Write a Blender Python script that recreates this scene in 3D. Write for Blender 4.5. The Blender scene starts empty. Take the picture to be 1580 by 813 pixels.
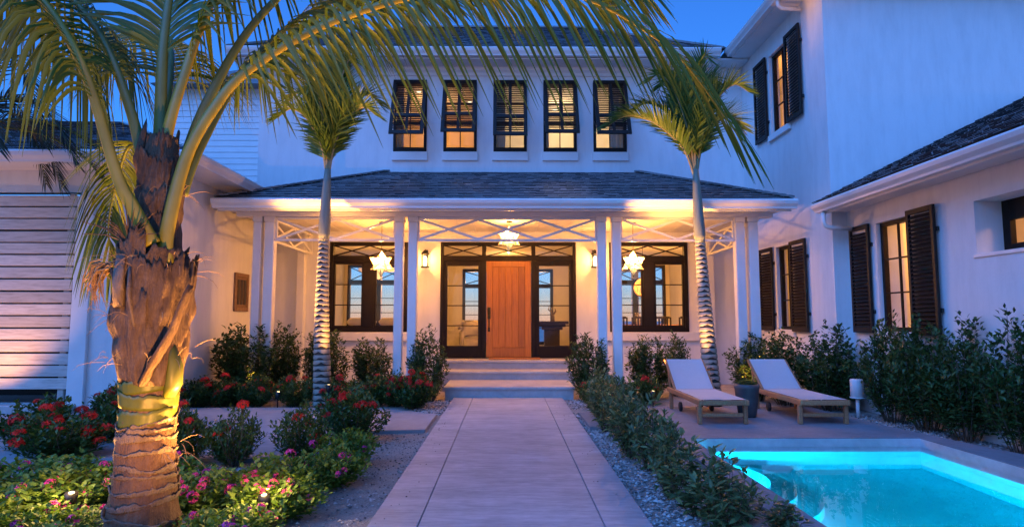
import bpy, math, random
from mathutils import Vector, Matrix, noise
R = math.radians
sc = bpy.context.scene
COL = sc.collection

# ------------------------------------------------------------------ camera, sky, sun, exposure
cam = bpy.data.cameras.new('camera'); cam_o = bpy.data.objects.new('camera', cam); COL.objects.link(cam_o)
cam.sensor_width = 36.0; cam.lens = 960.0/1580.0*36.0; cam.clip_start = 0.05; cam.clip_end = 2000
cam_o.location = (0, 0, 1.5)
cam_o.rotation_euler = (R(90+5.09), 0, R(-0.477))
sc.camera = cam_o
sc.render.engine = 'CYCLES'
sc.cycles.use_denoising = True
sc.cycles.max_bounces = 8; sc.cycles.diffuse_bounces = 3; sc.cycles.glossy_bounces = 3
sc.cycles.transmission_bounces = 6; sc.cycles.transparent_max_bounces = 16
sc.cycles.caustics_reflective = False; sc.cycles.caustics_refractive = False
sc.cycles.sample_clamp_indirect = 2.0
sc.view_settings.view_transform = 'Standard'; sc.view_settings.look = 'None'
sc.view_settings.gamma = 1.0; sc.view_settings.use_curve_mapping = False
sc.view_settings.exposure = 2.6

world = bpy.data.worlds.new('World'); sc.world = world; world.use_nodes = True
wn = world.node_tree
sky = wn.nodes.new('ShaderNodeTexSky'); sky.sky_type = 'NISHITA'; sky.sun_disc = False
sky.sun_elevation = R(4.0); sky.sun_rotation = R(180); sky.ozone_density = 6.0; sky.air_density = 1.0; sky.dust_density = 0.0
wb = wn.nodes.new('ShaderNodeMix'); wb.data_type = 'RGBA'; wb.blend_type = 'MULTIPLY'; wb.inputs[0].default_value = 1.0
wb.inputs[7].default_value = (1.5, .86, 1.0, 1)        # the camera's white balance, the same over the whole sky
wn.links.new(sky.outputs[0], wb.inputs[6]); wn.links.new(wb.outputs[2], wn.nodes['Background'].inputs[0])
wn.nodes['Background'].inputs[1].default_value = 0.082
sun = bpy.data.lights.new('sun', 'SUN'); sun_o = bpy.data.objects.new('sun', sun); COL.objects.link(sun_o)
sun.energy = 0.52; sun.angle = R(60); sun.color = (0.10, 0.31, 1.0)      # the afterglow behind the camera
sun_o.rotation_euler = (R(46), 0, R(-45))

# ------------------------------------------------------------------ mesh helpers
def wloc(o):
    v = Vector((0, 0, 0))
    while o is not None:
        v = v + o.location; o = o.parent
    return v

class MB:
    def __init__(self, T=None):
        self.v = []; self.f = []; self.T = T
    def add(self, vs, fs):
        b = len(self.v)
        if self.T: vs = [self.T(*p) for p in vs]
        self.v += [tuple(p) for p in vs]; self.f += [tuple(b+i for i in q) for q in fs]
    def box(self, x0, x1, y0, y1, z0, z1, c=0.0):
        if x0 > x1: x0, x1 = x1, x0
        if y0 > y1: y0, y1 = y1, y0
        if z0 > z1: z0, z1 = z1, z0
        if c <= 0:
            self.add([(x0,y0,z0),(x1,y0,z0),(x1,y1,z0),(x0,y1,z0),(x0,y0,z1),(x1,y0,z1),(x1,y1,z1),(x0,y1,z1)],
                     [(0,3,2,1),(4,5,6,7),(0,1,5,4),(1,2,6,5),(2,3,7,6),(3,0,4,7)]); return
        c = min(c, (x1-x0)*.45, (y1-y0)*.45, (z1-z0)*.45)
        X=(x0,x1); Y=(y0,y1); Z=(z0,z1); vs=[]; idx={}
        for i in (0,1):
            for j in (0,1):
                for k in (0,1):
                    sx=c if i==0 else -c; sy=c if j==0 else -c; sz=c if k==0 else -c
                    idx[i,j,k,'x']=len(vs); vs.append((X[i],Y[j]+sy,Z[k]+sz))
                    idx[i,j,k,'y']=len(vs); vs.append((X[i]+sx,Y[j],Z[k]+sz))
                    idx[i,j,k,'z']=len(vs); vs.append((X[i]+sx,Y[j]+sy,Z[k]))
        fs=[]
        for i in (0,1): fs.append([idx[i,0,0,'x'],idx[i,1,0,'x'],idx[i,1,1,'x'],idx[i,0,1,'x']])
        for j in (0,1): fs.append([idx[0,j,0,'y'],idx[1,j,0,'y'],idx[1,j,1,'y'],idx[0,j,1,'y']])
        for k in (0,1): fs.append([idx[0,0,k,'z'],idx[1,0,k,'z'],idx[1,1,k,'z'],idx[0,1,k,'z']])
        for i in (0,1):
            for j in (0,1): fs.append([idx[i,j,0,'x'],idx[i,j,1,'x'],idx[i,j,1,'y'],idx[i,j,0,'y']])
        for i in (0,1):
            for k in (0,1): fs.append([idx[i,0,k,'x'],idx[i,1,k,'x'],idx[i,1,k,'z'],idx[i,0,k,'z']])
        for j in (0,1):
            for k in (0,1): fs.append([idx[0,j,k,'y'],idx[1,j,k,'y'],idx[1,j,k,'z'],idx[0,j,k,'z']])
        for i in (0,1):
            for j in (0,1):
                for k in (0,1): fs.append([idx[i,j,k,'x'],idx[i,j,k,'y'],idx[i,j,k,'z']])
        self.add(vs, fs)
    def bar(self, a, b, w, h, up=(0,0,1)):
        """square bar from a to b, w across, h along up"""
        a=Vector(a); b=Vector(b); d=(b-a).normalized(); up=Vector(up)
        s=d.cross(up)
        if s.length<1e-5: s=d.cross(Vector((1,0,0)))
        s.normalize(); u=s.cross(d).normalized(); vs=[]
        for p in (a,b):
            for i,j in ((-1,-1),(1,-1),(1,1),(-1,1)): vs.append(p+s*(w/2*i)+u*(h/2*j))
        self.add(vs,[(0,1,2,3),(7,6,5,4),(0,4,5,1),(1,5,6,2),(2,6,7,3),(3,7,4,0)])
    def tube(self, pts, rad, n=8, cap=True, flat=1.0, up=(0,0,1)):
        pts=[Vector(p) for p in pts]; m=len(pts)
        if not hasattr(rad,'__len__'): rad=[rad]*m
        vs=[]; prev=None
        for i,p in enumerate(pts):
            d=(pts[min(i+1,m-1)]-pts[max(i-1,0)])
            d = d.normalized() if d.length>1e-9 else Vector((0,0,1))
            if prev is None:
                s=d.cross(Vector(up))
                if s.length<1e-3: s=d.cross(Vector((1,0,0)))
            else: s=prev-d*prev.dot(d)
            s.normalize(); prev=s; u=d.cross(s)
            for k in range(n):
                a=2*math.pi*k/n; vs.append(p+s*(math.cos(a)*rad[i])+u*(math.sin(a)*rad[i]*flat))
        fs=[]
        for i in range(m-1):
            for k in range(n): fs.append((i*n+k,i*n+(k+1)%n,(i+1)*n+(k+1)%n,(i+1)*n+k))
        if cap: fs.append(tuple(range(n))[::-1]); fs.append(tuple((m-1)*n+k for k in range(n)))
        self.add(vs,fs)
    def lathe(self, prof, cx=0, cy=0, n=20, cap=True):
        vs=[]; fs=[]; m=len(prof)
        for r,z in prof:
            for k in range(n):
                a=2*math.pi*k/n; vs.append((cx+math.cos(a)*r,cy+math.sin(a)*r,z))
        for i in range(m-1):
            for k in range(n): fs.append((i*n+k,i*n+(k+1)%n,(i+1)*n+(k+1)%n,(i+1)*n+k))
        if cap: fs.append(tuple(range(n))[::-1]); fs.append(tuple((m-1)*n+k for k in range(n)))
        self.add(vs,fs)
    def prism(self, poly, z0, z1):
        n=len(poly)
        self.add([(x,y,z0) for x,y in poly]+[(x,y,z1) for x,y in poly],
                 [tuple(range(n))[::-1],tuple(range(n,2*n))]+[(i,(i+1)%n,n+(i+1)%n,n+i) for i in range(n)])
    def extrude(self, prof, axis, a, b):
        """profile (u,v) swept straight: axis 'x': u=y,v=z ; axis 'y': u=x,v=z"""
        n=len(prof)
        if axis=='x': vs=[(a,u,v) for u,v in prof]+[(b,u,v) for u,v in prof]
        else: vs=[(u,a,v) for u,v in prof]+[(u,b,v) for u,v in prof]
        self.add(vs,[tuple(range(n)),tuple(range(2*n-1,n-1,-1))]+[(i,(i+1)%n,n+(i+1)%n,n+i) for i in range(n)])
    def wall(self, axis, t0, t1, u0, u1, z0, z1, holes=()):
        """wall slab with openings. axis 'y': slab t0..t1 in y, u along x. axis 'x': slab t0..t1 in x, u along y"""
        us=sorted({u0,u1}|{h[0] for h in holes}|{h[1] for h in holes}); us=[u for u in us if u0<=u<=u1]
        zs=sorted({z0,z1}|{h[2] for h in holes}|{h[3] for h in holes}); zs=[z for z in zs if z0<=z<=z1]
        P=(lambda t,u,z:(u,t,z)) if axis=='y' else (lambda t,u,z:(t,u,z))
        def solid(i,j):
            if i<0 or j<0 or i>=len(us)-1 or j>=len(zs)-1: return False
            cu=(us[i]+us[i+1])/2; cz=(zs[j]+zs[j+1])/2
            return not any(h[0]<cu<h[1] and h[2]<cz<h[3] for h in holes)
        for i in range(len(us)-1):
            for j in range(len(zs)-1):
                if not solid(i,j): continue
                a,b,c,d=us[i],us[i+1],zs[j],zs[j+1]
                self.add([P(t0,a,c),P(t0,b,c),P(t0,b,d),P(t0,a,d)],[(0,1,2,3)])
                self.add([P(t1,a,c),P(t1,b,c),P(t1,b,d),P(t1,a,d)],[(3,2,1,0)])
                if not solid(i-1,j): self.add([P(t0,a,c),P(t1,a,c),P(t1,a,d),P(t0,a,d)],[(0,1,2,3)])
                if not solid(i+1,j): self.add([P(t0,b,c),P(t1,b,c),P(t1,b,d),P(t0,b,d)],[(0,1,2,3)])
                if not solid(i,j-1): self.add([P(t0,a,c),P(t0,b,c),P(t1,b,c),P(t1,a,c)],[(0,1,2,3)])
                if not solid(i,j+1): self.add([P(t0,a,d),P(t0,b,d),P(t1,b,d),P(t1,a,d)],[(0,1,2,3)])
    def mesh(self, name, mat, smooth=False, off=None):
        me=bpy.data.meshes.new(name)
        vs=self.v if off is None else [(x-off[0],y-off[1],z-off[2]) for x,y,z in self.v]
        me.from_pydata(vs,[],self.f); me.materials.append(mat)
        if smooth: me.shade_smooth()
        return me
    def build(self, name, mat, parent=None, smooth=False):
        """world-coordinate geometry as one object, child of parent"""
        me=self.mesh(name,mat,smooth,wloc(parent) if parent is not None else None)
        return link(name,me,parent)

def link(name, me, parent=None, loc=(0,0,0), rot=None, scale=None):
    o=bpy.data.objects.new(name,me); COL.objects.link(o); o.parent=parent; o.location=loc
    if rot is not None: o.rotation_euler=rot
    if scale is not None: o.scale=scale
    return o
def tag(o,label=None,cat=None,group=None,kind=None):
    if label: o['label']=label
    if cat: o['category']=cat
    if group: o['group']=group
    if kind: o['kind']=kind
    return o
def thing(name,label,cat,loc=(0,0,0),rz=0,group=None):
    o=bpy.data.objects.new(name,None); COL.objects.link(o); o.location=loc; o.rotation_euler=(0,0,rz)
    o.empty_display_size=.2
    return tag(o,label,cat,group)
def copy_tree(o,parent=None):
    c=o.copy(); COL.objects.link(c); c.parent=parent
    for ch in list(o.children): copy_tree(ch,c)
    return c
def box_part(name,mat,parent,x0,x1,y0,y1,z0,z1,c=0.004):
    m=MB(); m.box(x0,x1,y0,y1,z0,z1,c); return m.build(name,mat,parent)

# ------------------------------------------------------------------ materials
def newmat(name):
    m=bpy.data.materials.new(name); m.use_nodes=True; nt=m.node_tree
    return m,nt,nt.nodes['Principled BSDF']
def mixrgb(nt,fac,a,b,blend='MIX'):
    n=nt.nodes.new('ShaderNodeMix'); n.data_type='RGBA'; n.blend_type=blend
    for s,val in ((0,fac),(6,a),(7,b)):
        if hasattr(val,'is_linked') or hasattr(val,'links'): nt.links.new(val,n.inputs[s])
        elif s==0: n.inputs[s].default_value=val
        else: n.inputs[s].default_value=(*val,1)
    return n.outputs[2]
def noise_tex(nt,scale,detail=4,rough=.55,vec=None,stretch=None):
    n=nt.nodes.new('ShaderNodeTexNoise'); n.inputs['Scale'].default_value=scale
    n.inputs['Detail'].default_value=detail; n.inputs['Roughness'].default_value=rough
    tc=nt.nodes.new('ShaderNodeTexCoord'); src=tc.outputs['Object']
    if stretch:
        mp=nt.nodes.new('ShaderNodeMapping'); mp.inputs['Scale'].default_value=stretch
        nt.links.new(src,mp.inputs[0]); src=mp.outputs[0]
    nt.links.new(src,n.inputs['Vector'])
    return n.outputs[0]
def ramp(nt,fac,stops):
    r=nt.nodes.new('ShaderNodeValToRGB'); el=r.color_ramp.elements
    while len(el)<len(stops): el.new(.5)
    for e,(p,c) in zip(el,stops): e.position=p; e.color=(*c,1) if len(c)==3 else c
    nt.links.new(fac,r.inputs[0]); return r.outputs[0]
def island(nt):
    return nt.nodes.new('ShaderNodeNewGeometry').outputs['Random Per Island']
def bump(nt,b,h,strength,dist=.01):
    n=nt.nodes.new('ShaderNodeBump'); n.inputs['Strength'].default_value=strength; n.inputs['Distance'].default_value=dist
    nt.links.new(h,n.inputs['Height']); nt.links.new(n.outputs[0],b.inputs['Normal'])
def simple(name,col,rough=.6,var=.12,scale=6,bmp=0,bscale=60,metal=0,stretch=None,spec=.5):
    m,nt,b=newmat(name)
    dark=tuple(c*(1-var) for c in col); lite=tuple(min(1,c*(1+var*.6)) for c in col)
    n=noise_tex(nt,scale,5,.6,stretch=stretch)
    nt.links.new(ramp(nt,n,[(.3,dark),(.7,lite)]),b.inputs['Base Color'])
    b.inputs['Roughness'].default_value=rough; b.inputs['Metallic'].default_value=metal
    b.inputs['Specular IOR Level'].default_value=spec
    if bmp: bump(nt,b,noise_tex(nt,bscale,4,.6,stretch=stretch),bmp,.006)
    return m
M={}
def stucco():
    m,nt,b=newmat('stucco')
    n1=noise_tex(nt,.9,5,.6); n2=noise_tex(nt,3.0,6,.65,stretch=(1.6,1.6,.35))
    c=mixrgb(nt,.5,ramp(nt,n1,[(.3,(.74,.735,.72)),(.7,(.83,.825,.81))]),ramp(nt,n2,[(.28,(.66,.655,.64)),(.55,(.82,.815,.80)),(.75,(.85,.845,.83))]))
    nt.links.new(c,b.inputs['Base Color']); b.inputs['Roughness'].default_value=.85
    bump(nt,b,noise_tex(nt,22,6,.7),.22,.012)
    return m
M['stucco']=stucco()
M['paint']=simple('white_paint',(.80,.79,.77),.38,.05,3,.05,40)
M['room']=simple('room_paint',(.74,.69,.60),.8,.05,2)
M['room_orange']=simple('room_tan_paint',(.60,.44,.28),.8,.08,2)
M['ceiling']=simple('ceiling_paint',(.78,.74,.68),.8,.04,2)
M['frame']=simple('dark_bronze',(.014,.010,.008),.5,.25,9,spec=.2)
M['shutter']=simple('dark_shutter_paint',(.017,.012,.009),.5,.25,12,spec=.25)
def shingle_mat(name,a,b2):
    m,nt,b=newmat(name)
    n=noise_tex(nt,9,5,.7,stretch=(1,1,1))
    c=mixrgb(nt,n,ramp(nt,island(nt),[(0,a),(.55,tuple((x+y)/2 for x,y in zip(a,b2))),(1,b2)]),(.10,.10,.105),'MIX')
    nt.links.new(c,b.inputs['Base Color']); b.inputs['Roughness'].default_value=.62
    bump(nt,b,noise_tex(nt,45,5,.7),.4,.008)
    return m
M['shingle']=shingle_mat('cedar_shingle',(.20,.195,.195),(.46,.44,.425))
M['shingle_end']=simple('shingle_end_shade',(.025,.024,.026),.9,.3,30)  # weathered butt ends, blackened to paint the shadow line under each course
M['deckwood']=simple('roof_deck',(.05,.045,.045),.8)
def woodmat(name,cols,stretch,scale=6,rough=.45,bmp=.15):
    m,nt,b=newmat(name)
    n=noise_tex(nt,scale,7,.65,stretch=stretch)
    c=ramp(nt,n,[(.25,cols[0]),(.5,cols[1]),(.78,cols[2])])
    oi=nt.nodes.new('ShaderNodeObjectInfo')
    hs=nt.nodes.new('ShaderNodeHueSaturation'); nt.links.new(c,hs.inputs['Color'])
    mr=nt.nodes.new('ShaderNodeMapRange'); mr.inputs[3].default_value=.8; mr.inputs[4].default_value=1.16
    nt.links.new(oi.outputs['Random'],mr.inputs[0]); nt.links.new(mr.outputs[0],hs.inputs['Value'])
    nt.links.new(hs.outputs[0],b.inputs['Base Color']); b.inputs['Roughness'].default_value=rough
    bump(nt,b,n,bmp,.004)
    return m
M['door']=woodmat('door_cedar',[(.28,.092,.008),(.42,.150,.013),(.53,.205,.022)],(9,9,.5),5,.36)
M['teak']=woodmat('teak',[(.30,.125,.05),(.43,.19,.085),(.52,.26,.125)],(8,1.0,8),5,.5)
M['greywood']=woodmat('weathered_boards',[(.36,.31,.26),(.58,.51,.45),(.72,.65,.58)],(.7,6,6),4,.75,.35)
M['carved']=woodmat('carved_wood',[(.10,.05,.025),(.2,.11,.055),(.3,.18,.1)],(4,4,1),9,.6,.5)
M['wicker']=woodmat('wicker',[(.25,.12,.05),(.4,.22,.1),(.5,.3,.14)],(4,4,4),16,.6,.6)
def glass():
    m=bpy.data.materials.new('window_glass'); m.use_nodes=True; nt=m.node_tree; nt.nodes.clear()
    o=nt.nodes.new('ShaderNodeOutputMaterial'); mx=nt.nodes.new('ShaderNodeMixShader')
    t=nt.nodes.new('ShaderNodeBsdfTransparent'); t.inputs[0].default_value=(.93,.95,.94,1)
    g=nt.nodes.new('ShaderNodeBsdfGlossy'); g.inputs['Roughness'].default_value=.01
    lw=nt.nodes.new('ShaderNodeLayerWeight'); lw.inputs[0].default_value=.5
    pw=nt.nodes.new('ShaderNodeMath'); pw.operation='POWER'; pw.inputs[1].default_value=4; nt.links.new(lw.outputs['Facing'],pw.inputs[0])
    f=nt.nodes.new('ShaderNodeMapRange'); f.inputs[3].default_value=.05; f.inputs[4].default_value=.8; nt.links.new(pw.outputs[0],f.inputs[0])
    nt.links.new(f.outputs[0],mx.inputs[0]); nt.links.new(t.outputs[0],mx.inputs[1]); nt.links.new(g.outputs[0],mx.inputs[2])
    nt.links.new(mx.outputs[0],o.inputs[0]); return m
M['glass']=glass()
def emit(name,col,s):
    m=bpy.data.materials.new(name); m.use_nodes=True; nt=m.node_tree; nt.nodes.clear()
    o=nt.nodes.new('ShaderNodeOutputMaterial'); e=nt.nodes.new('ShaderNodeEmission')
    e.inputs[0].default_value=(*col,1); e.inputs[1].default_value=s; nt.links.new(e.outputs[0],o.inputs[0]); return m
M['bulb']=emit('lit_bulb',(1,.70,.32),3)
M['downlight']=emit('lit_downlight',(1,.85,.6),1.2)
M['lens']=emit('lit_lens',(1,.72,.34),1.2)
def starglass():
    m=bpy.data.materials.new('frosted_star_glass'); m.use_nodes=True; nt=m.node_tree; nt.nodes.clear()
    o=nt.nodes.new('ShaderNodeOutputMaterial'); mx=nt.nodes.new('ShaderNodeMixShader'); mx.inputs[0].default_value=.78
    t=nt.nodes.new('ShaderNodeBsdfTransparent'); t.inputs[0].default_value=(1,.92,.8,1)
    e=nt.nodes.new('ShaderNodeEmission'); e.inputs[0].default_value=(1,.74,.42,1); e.inputs[1].default_value=.095
    d=nt.nodes.new('ShaderNodeBsdfTranslucent'); d.inputs[0].default_value=(.16,.14,.10,1)
    a=nt.nodes.new('ShaderNodeAddShader'); nt.links.new(e.outputs[0],a.inputs[0]); nt.links.new(d.outputs[0],a.inputs[1])
    nt.links.new(t.outputs[0],mx.inputs[1]); nt.links.new(a.outputs[0],mx.inputs[2]); nt.links.new(mx.outputs[0],o.inputs[0]); return m
M['star']=starglass()
M['brass']=simple('aged_brass',(.12,.075,.03),.4,.2,20,metal=.8)
M['black']=simple('black_iron',(.012,.011,.010),.45,.2,20)
def concrete(name,a,b2,stretch=(.5,2.2,1),rough=.6):
    m,nt,b=newmat(name)
    n1=noise_tex(nt,1.6,8,.68,stretch=stretch); n2=noise_tex(nt,9,6,.7,stretch=stretch); n3=noise_tex(nt,80,3,.5)
    c=mixrgb(nt,.5,ramp(nt,n1,[(.32,a),(.66,b2)]),ramp(nt,n2,[(.32,a),(.66,b2)]))
    n4=noise_tex(nt,.7,6,.75); c=mixrgb(nt,1.0,c,ramp(nt,n4,[(.36,(.80,.79,.78)),(.6,(1,1,1))]),'MULTIPLY')
    nt.links.new(c,b.inputs['Base Color']); b.inputs['Roughness'].default_value=rough
    bump(nt,b,n3,.12,.003); return m
M['path']=concrete('path_concrete',(.25,.25,.27),(.57,.57,.60))
M['pad']=concrete('pad_concrete',(.30,.30,.31),(.41,.41,.42),(1,1,1),.75)
M['coping']=concrete('deck_concrete',(.20,.20,.215),(.29,.29,.31),(1,1,1),.7)
M['step']=concrete('step_stone',(.42,.405,.39),(.58,.565,.55),(1,1,1),.65)
M['tile']=concrete('waterline_marble',(.52,.56,.57),(.74,.76,.75),(1,1,1),.3)
def soil():
    m,nt,b=newmat('sandy_soil')
    n1=noise_tex(nt,1.3,7,.7); n2=noise_tex(nt,55,6,.75); n3=noise_tex(nt,190,3,.6)
    c=mixrgb(nt,.6,ramp(nt,n1,[(.35,(.30,.25,.21)),(.62,(.60,.54,.48))]),ramp(nt,n2,[(.36,(.14,.12,.10)),(.48,(.50,.45,.40)),(.7,(.70,.66,.61))]))
    nt.links.new(c,b.inputs['Base Color']); b.inputs['Roughness'].default_value=.95
    ad=nt.nodes.new('ShaderNodeMath'); ad.operation='ADD'; nt.links.new(n2,ad.inputs[0]); nt.links.new(n3,ad.inputs[1])
    bump(nt,b,ad.outputs[0],.8,.03); return m
M['soil']=soil()
def pebble():
    m,nt,b=newmat('pebbles')
    nt.links.new(ramp(nt,island(nt),[(0,(.10,.09,.085)),(.4,(.34,.31,.28)),(1,(.68,.65,.62))]),b.inputs['Base Color'])
    b.inputs['Roughness'].default_value=.85; return m
M['pebble']=pebble()
def leafmat(name,a,b2,c3,rough=.42,trans=.22,tint=(1.2,1.3,.5)):
    m,nt,b=newmat(name)
    c=ramp(nt,island(nt),[(0,a),(.6,b2),(1,c3)])
    nt.links.new(c,b.inputs['Base Color']); b.inputs['Roughness'].default_value=rough; b.inputs['Specular IOR Level'].default_value=.4
    t=nt.nodes.new('ShaderNodeBsdfTranslucent'); mx=nt.nodes.new('ShaderNodeMixShader'); mx.inputs[0].default_value=trans
    nt.links.new(mixrgb(nt,1.0,c,tint,'MULTIPLY'),t.inputs[0])
    nt.links.new(b.outputs[0],mx.inputs[1]); nt.links.new(t.outputs[0],mx.inputs[2])
    nt.links.new(mx.outputs[0],nt.nodes['Material Output'].inputs[0]); return m
M['leaf_dark']=leafmat('dark_shrub_leaf',(.025,.055,.014),(.05,.10,.026),(.10,.16,.045))
M['leaf_ixora']=leafmat('ixora_leaf',(.035,.075,.016),(.07,.135,.03),(.13,.20,.045))
M['leaf_boug']=leafmat('bougainvillea_leaf',(.08,.16,.022),(.14,.24,.035),(.25,.34,.06),.5,.3)
M['leaf_hedge']=leafmat('path_hedge_leaf',(.06,.10,.04),(.12,.175,.07),(.24,.30,.12),.4)
M['leaf_palm']=leafmat('coconut_leaflet',(.06,.105,.010),(.095,.15,.014),(.16,.20,.022),.5,.3,(1.3,1.2,.4))
M['leaf_xpalm']=leafmat('christmas_palm_leaflet',(.05,.11,.02),(.085,.16,.03),(.14,.21,.05),.4,.25)
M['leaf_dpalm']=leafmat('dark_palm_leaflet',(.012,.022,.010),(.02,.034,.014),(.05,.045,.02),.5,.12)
M['stem']=simple('shrub_stem',(.12,.085,.055),.8,.3,20,.3)
def petalmat(name,a,b2):
    m,nt,b=newmat(name)
    nt.links.new(ramp(nt,island(nt),[(0,a),(1,b2)]),b.inputs['Base Color']); b.inputs['Roughness'].default_value=.6; return m
M['red']=petalmat('red_petals',(.62,.010,.008),(.90,.05,.022))
M['pink']=petalmat('magenta_bracts',(.55,.02,.22),(.85,.10,.42))
def rachismat():
    m,nt,b=newmat('palm_rachis')
    n=noise_tex(nt,4,4); c=ramp(nt,n,[(.3,(.22,.19,.015)),(.7,(.34,.28,.025))])
    nt.links.new(c,b.inputs['Base Color']); b.inputs['Roughness'].default_value=.4; return m
M['rachis']=rachismat()
M['rachis_x']=simple('pale_rachis',(.24,.22,.11),.5,.2,5)
M['rachis_g']=simple('green_rachis',(.12,.15,.022),.45,.2,5)
def fibremat(name,a,b2,c3,fs=26):
    m,nt,b=newmat(name)
    n1=noise_tex(nt,5,6,.7); n2=noise_tex(nt,fs,6,.75,stretch=(1,1,.14)); n3=noise_tex(nt,90,4,.7,stretch=(1,1,.3))
    c=mixrgb(nt,.55,ramp(nt,n1,[(.32,a),(.5,b2),(.7,c3)]),ramp(nt,n2,[(.3,a),(.55,b2),(.75,c3)]))
    nt.links.new(c,b.inputs['Base Color']); b.inputs['Roughness'].default_value=.9; b.inputs['Specular IOR Level'].default_value=.2
    ad=nt.nodes.new('ShaderNodeMath'); ad.operation='ADD'; nt.links.new(n2,ad.inputs[0]); nt.links.new(n3,ad.inputs[1])
    bump(nt,b,ad.outputs[0],1.0,.02); return m
M['bark']=fibremat('palm_bark',(.08,.046,.03),(.17,.10,.06),(.28,.19,.125),14)
M['scar']=fibremat('leaf_scar',(.13,.09,.065),(.25,.19,.14),(.36,.29,.23),18)
M['greenring']=simple('green_trunk_band',(.11,.125,.012),.45,.2,6,.2,20)
M['sheath']=fibremat('fibre_sheath',(.05,.034,.024),(.15,.098,.064),(.30,.22,.155))
M['fibre']=simple('palm_fibre',(.36,.23,.11),.8,.3,20)
M['ring']=simple('ringed_trunk',(.36,.32,.25),.8,.3,8,.5,40)
M['ringdark']=simple('trunk_scar',(.06,.05,.038),.9,.3,20)
M['crownshaft']=simple('crownshaft',(.20,.22,.17),.45,.25,5,.1,20,stretch=(3,3,.4))
M['sling']=simple('sling_fabric',(.50,.495,.50),.75,.04,30,.25,260)
M['pot']=simple('grey_pot',(.07,.068,.07),.55,.3,8,.3,30)
M['whitecer']=simple('white_ceramic',(.74,.73,.71),.4,.05,4)
M['slip']=simple('linen_slipcover',(.62,.55,.43),.9,.1,8,.4,60)
M['cushion']=simple('pale_cushion',(.66,.57,.42),.9,.08,8,.3,40)
M['darkwood']=simple('dark_wood',(.035,.022,.015),.45,.3,12)
M['mat']=simple('coir_mat',(.42,.17,.055),.95,.2,40,.6,120)
M['rubber']=simple('black_rubber',(.015,.015,.016),.7)
M['rattan']=simple('rattan_globe',(.55,.36,.16),.7,.2,30)
def poolmat():
    m,nt,b=newmat('pool_plaster')
    n=noise_tex(nt,2.5,5,.6)
    nt.links.new(ramp(nt,n,[(.3,(.05,.62,.72)),(.7,(.08,.72,.82))]),b.inputs['Base Color']); b.inputs['Roughness'].default_value=.7; return m
M['plaster']=poolmat()
def watermat():
    m=bpy.data.materials.new('pool_water'); m.use_nodes=True; nt=m.node_tree; nt.nodes.clear()
    o=nt.nodes.new('ShaderNodeOutputMaterial'); g=nt.nodes.new('ShaderNodeBsdfGlass'); g.inputs['IOR'].default_value=1.33
    g.inputs['Roughness'].default_value=0.0; g.inputs['Color'].default_value=(.85,.98,1,1)
    bp=nt.nodes.new('ShaderNodeBump'); bp.inputs['Strength'].default_value=.05; bp.inputs['Distance'].default_value=.03
    nt.links.new(noise_tex(nt,1.6,3,.5),bp.inputs['Height']); nt.links.new(bp.outputs[0],g.inputs['Normal'])
    nt.links.new(g.outputs[0],o.inputs[0]); return m
M['water']=watermat()

# ------------------------------------------------------------------ lamps
WARM=(1.0,.42,.095)
KL=4.0       # one dimmer for every lamp on the site
def point(name,loc,power,col=WARM,rad=.06,parent=None):
    l=bpy.data.lights.new(name,'POINT'); l.energy=power*KL; l.color=col; l.shadow_soft_size=rad
    o=bpy.data.objects.new(name,l); COL.objects.link(o); o.parent=parent
    o.location=Vector(loc)-(wloc(parent) if parent is not None else Vector((0,0,0))); return o
def spot(name,loc,target,power,angle=70,col=WARM,blend=.6,rad=.04,parent=None):
    l=bpy.data.lights.new(name,'SPOT'); l.energy=power*KL; l.color=col; l.spot_size=R(angle); l.spot_blend=blend; l.shadow_soft_size=rad
    o=bpy.data.objects.new(name,l); COL.objects.link(o); o.parent=parent
    o.location=Vector(loc)-(wloc(parent) if parent is not None else Vector((0,0,0)))
    o.rotation_euler=(Vector(target)-Vector(loc)).to_track_quat('-Z','Y').to_euler(); return o

# ------------------------------------------------------------------ ground, path, pads, pool
PX0,PX1,PY0,PY1=2.33,5.25,2.2,8.03      # pool opening
rnd=random.Random(7)
g=MB(); S=400
def gq(x0,x1,y0,y1): g.add([(x0,y0,-.05),(x1,y0,-.05),(x1,y1,-.05),(x0,y1,-.05)],[(0,1,2,3)])
gq(-S,PX0-.05,-S,S); gq(PX1+.05,S,-S,S); gq(PX0-.05,PX1+.05,-S,PY0-.05); gq(PX0-.05,PX1+.05,PY1+.05,S)
tag(g.build('ground',M['soil']),'sandy planting soil with pebbles under the shrubs and around the house',None,None,'structure')

path=MB(); path.box(-1.0,1.05,-3,12.12,-.12,-.03); path=tag(path.build('path',M['soil']),'wide grey concrete garden path leading to the front steps',None,None,'structure')
for x0,x1 in ((-1.02,-.652),(-.646,.716),(.722,1.07)): box_part('slab',M['path'],path,x0,x1,-3,12.125,-.1,0,.006)
pd=MB(); pd.prism([(-14,6.95),(-2.15,6.95),(-1.95,8.6),(-1.12,8.7),(-1.12,10.1),(-2.3,10.84),(-14,10.84)],-.11,-.006)
tag(pd.build('patio_pad',M['pad']),'plain pale concrete pad crossing the flower beds left of the path',None,None,'structure')
dk=MB()
dk.prism([(1.17,8.9),(2.05,8.75),(2.05,8.03),(PX1,8.03),(5.62,7.6),(5.32,9.25),(5.2,10.84),(2.2,10.84),(1.17,10.2)],-.11,-.002)
dk.prism([(PX1,8.03),(PX1,0),(5.85,0),(5.85,6.8),(5.62,7.6)],-.11,-.002)
dk.prism([(2.05,0),(PX0,0),(PX0,8.03),(2.05,8.03)],-.11,-.002)
dk.prism([(PX0,0),(PX1,0),(PX1,PY0),(PX0,PY0)],-.11,-.002)
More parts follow.
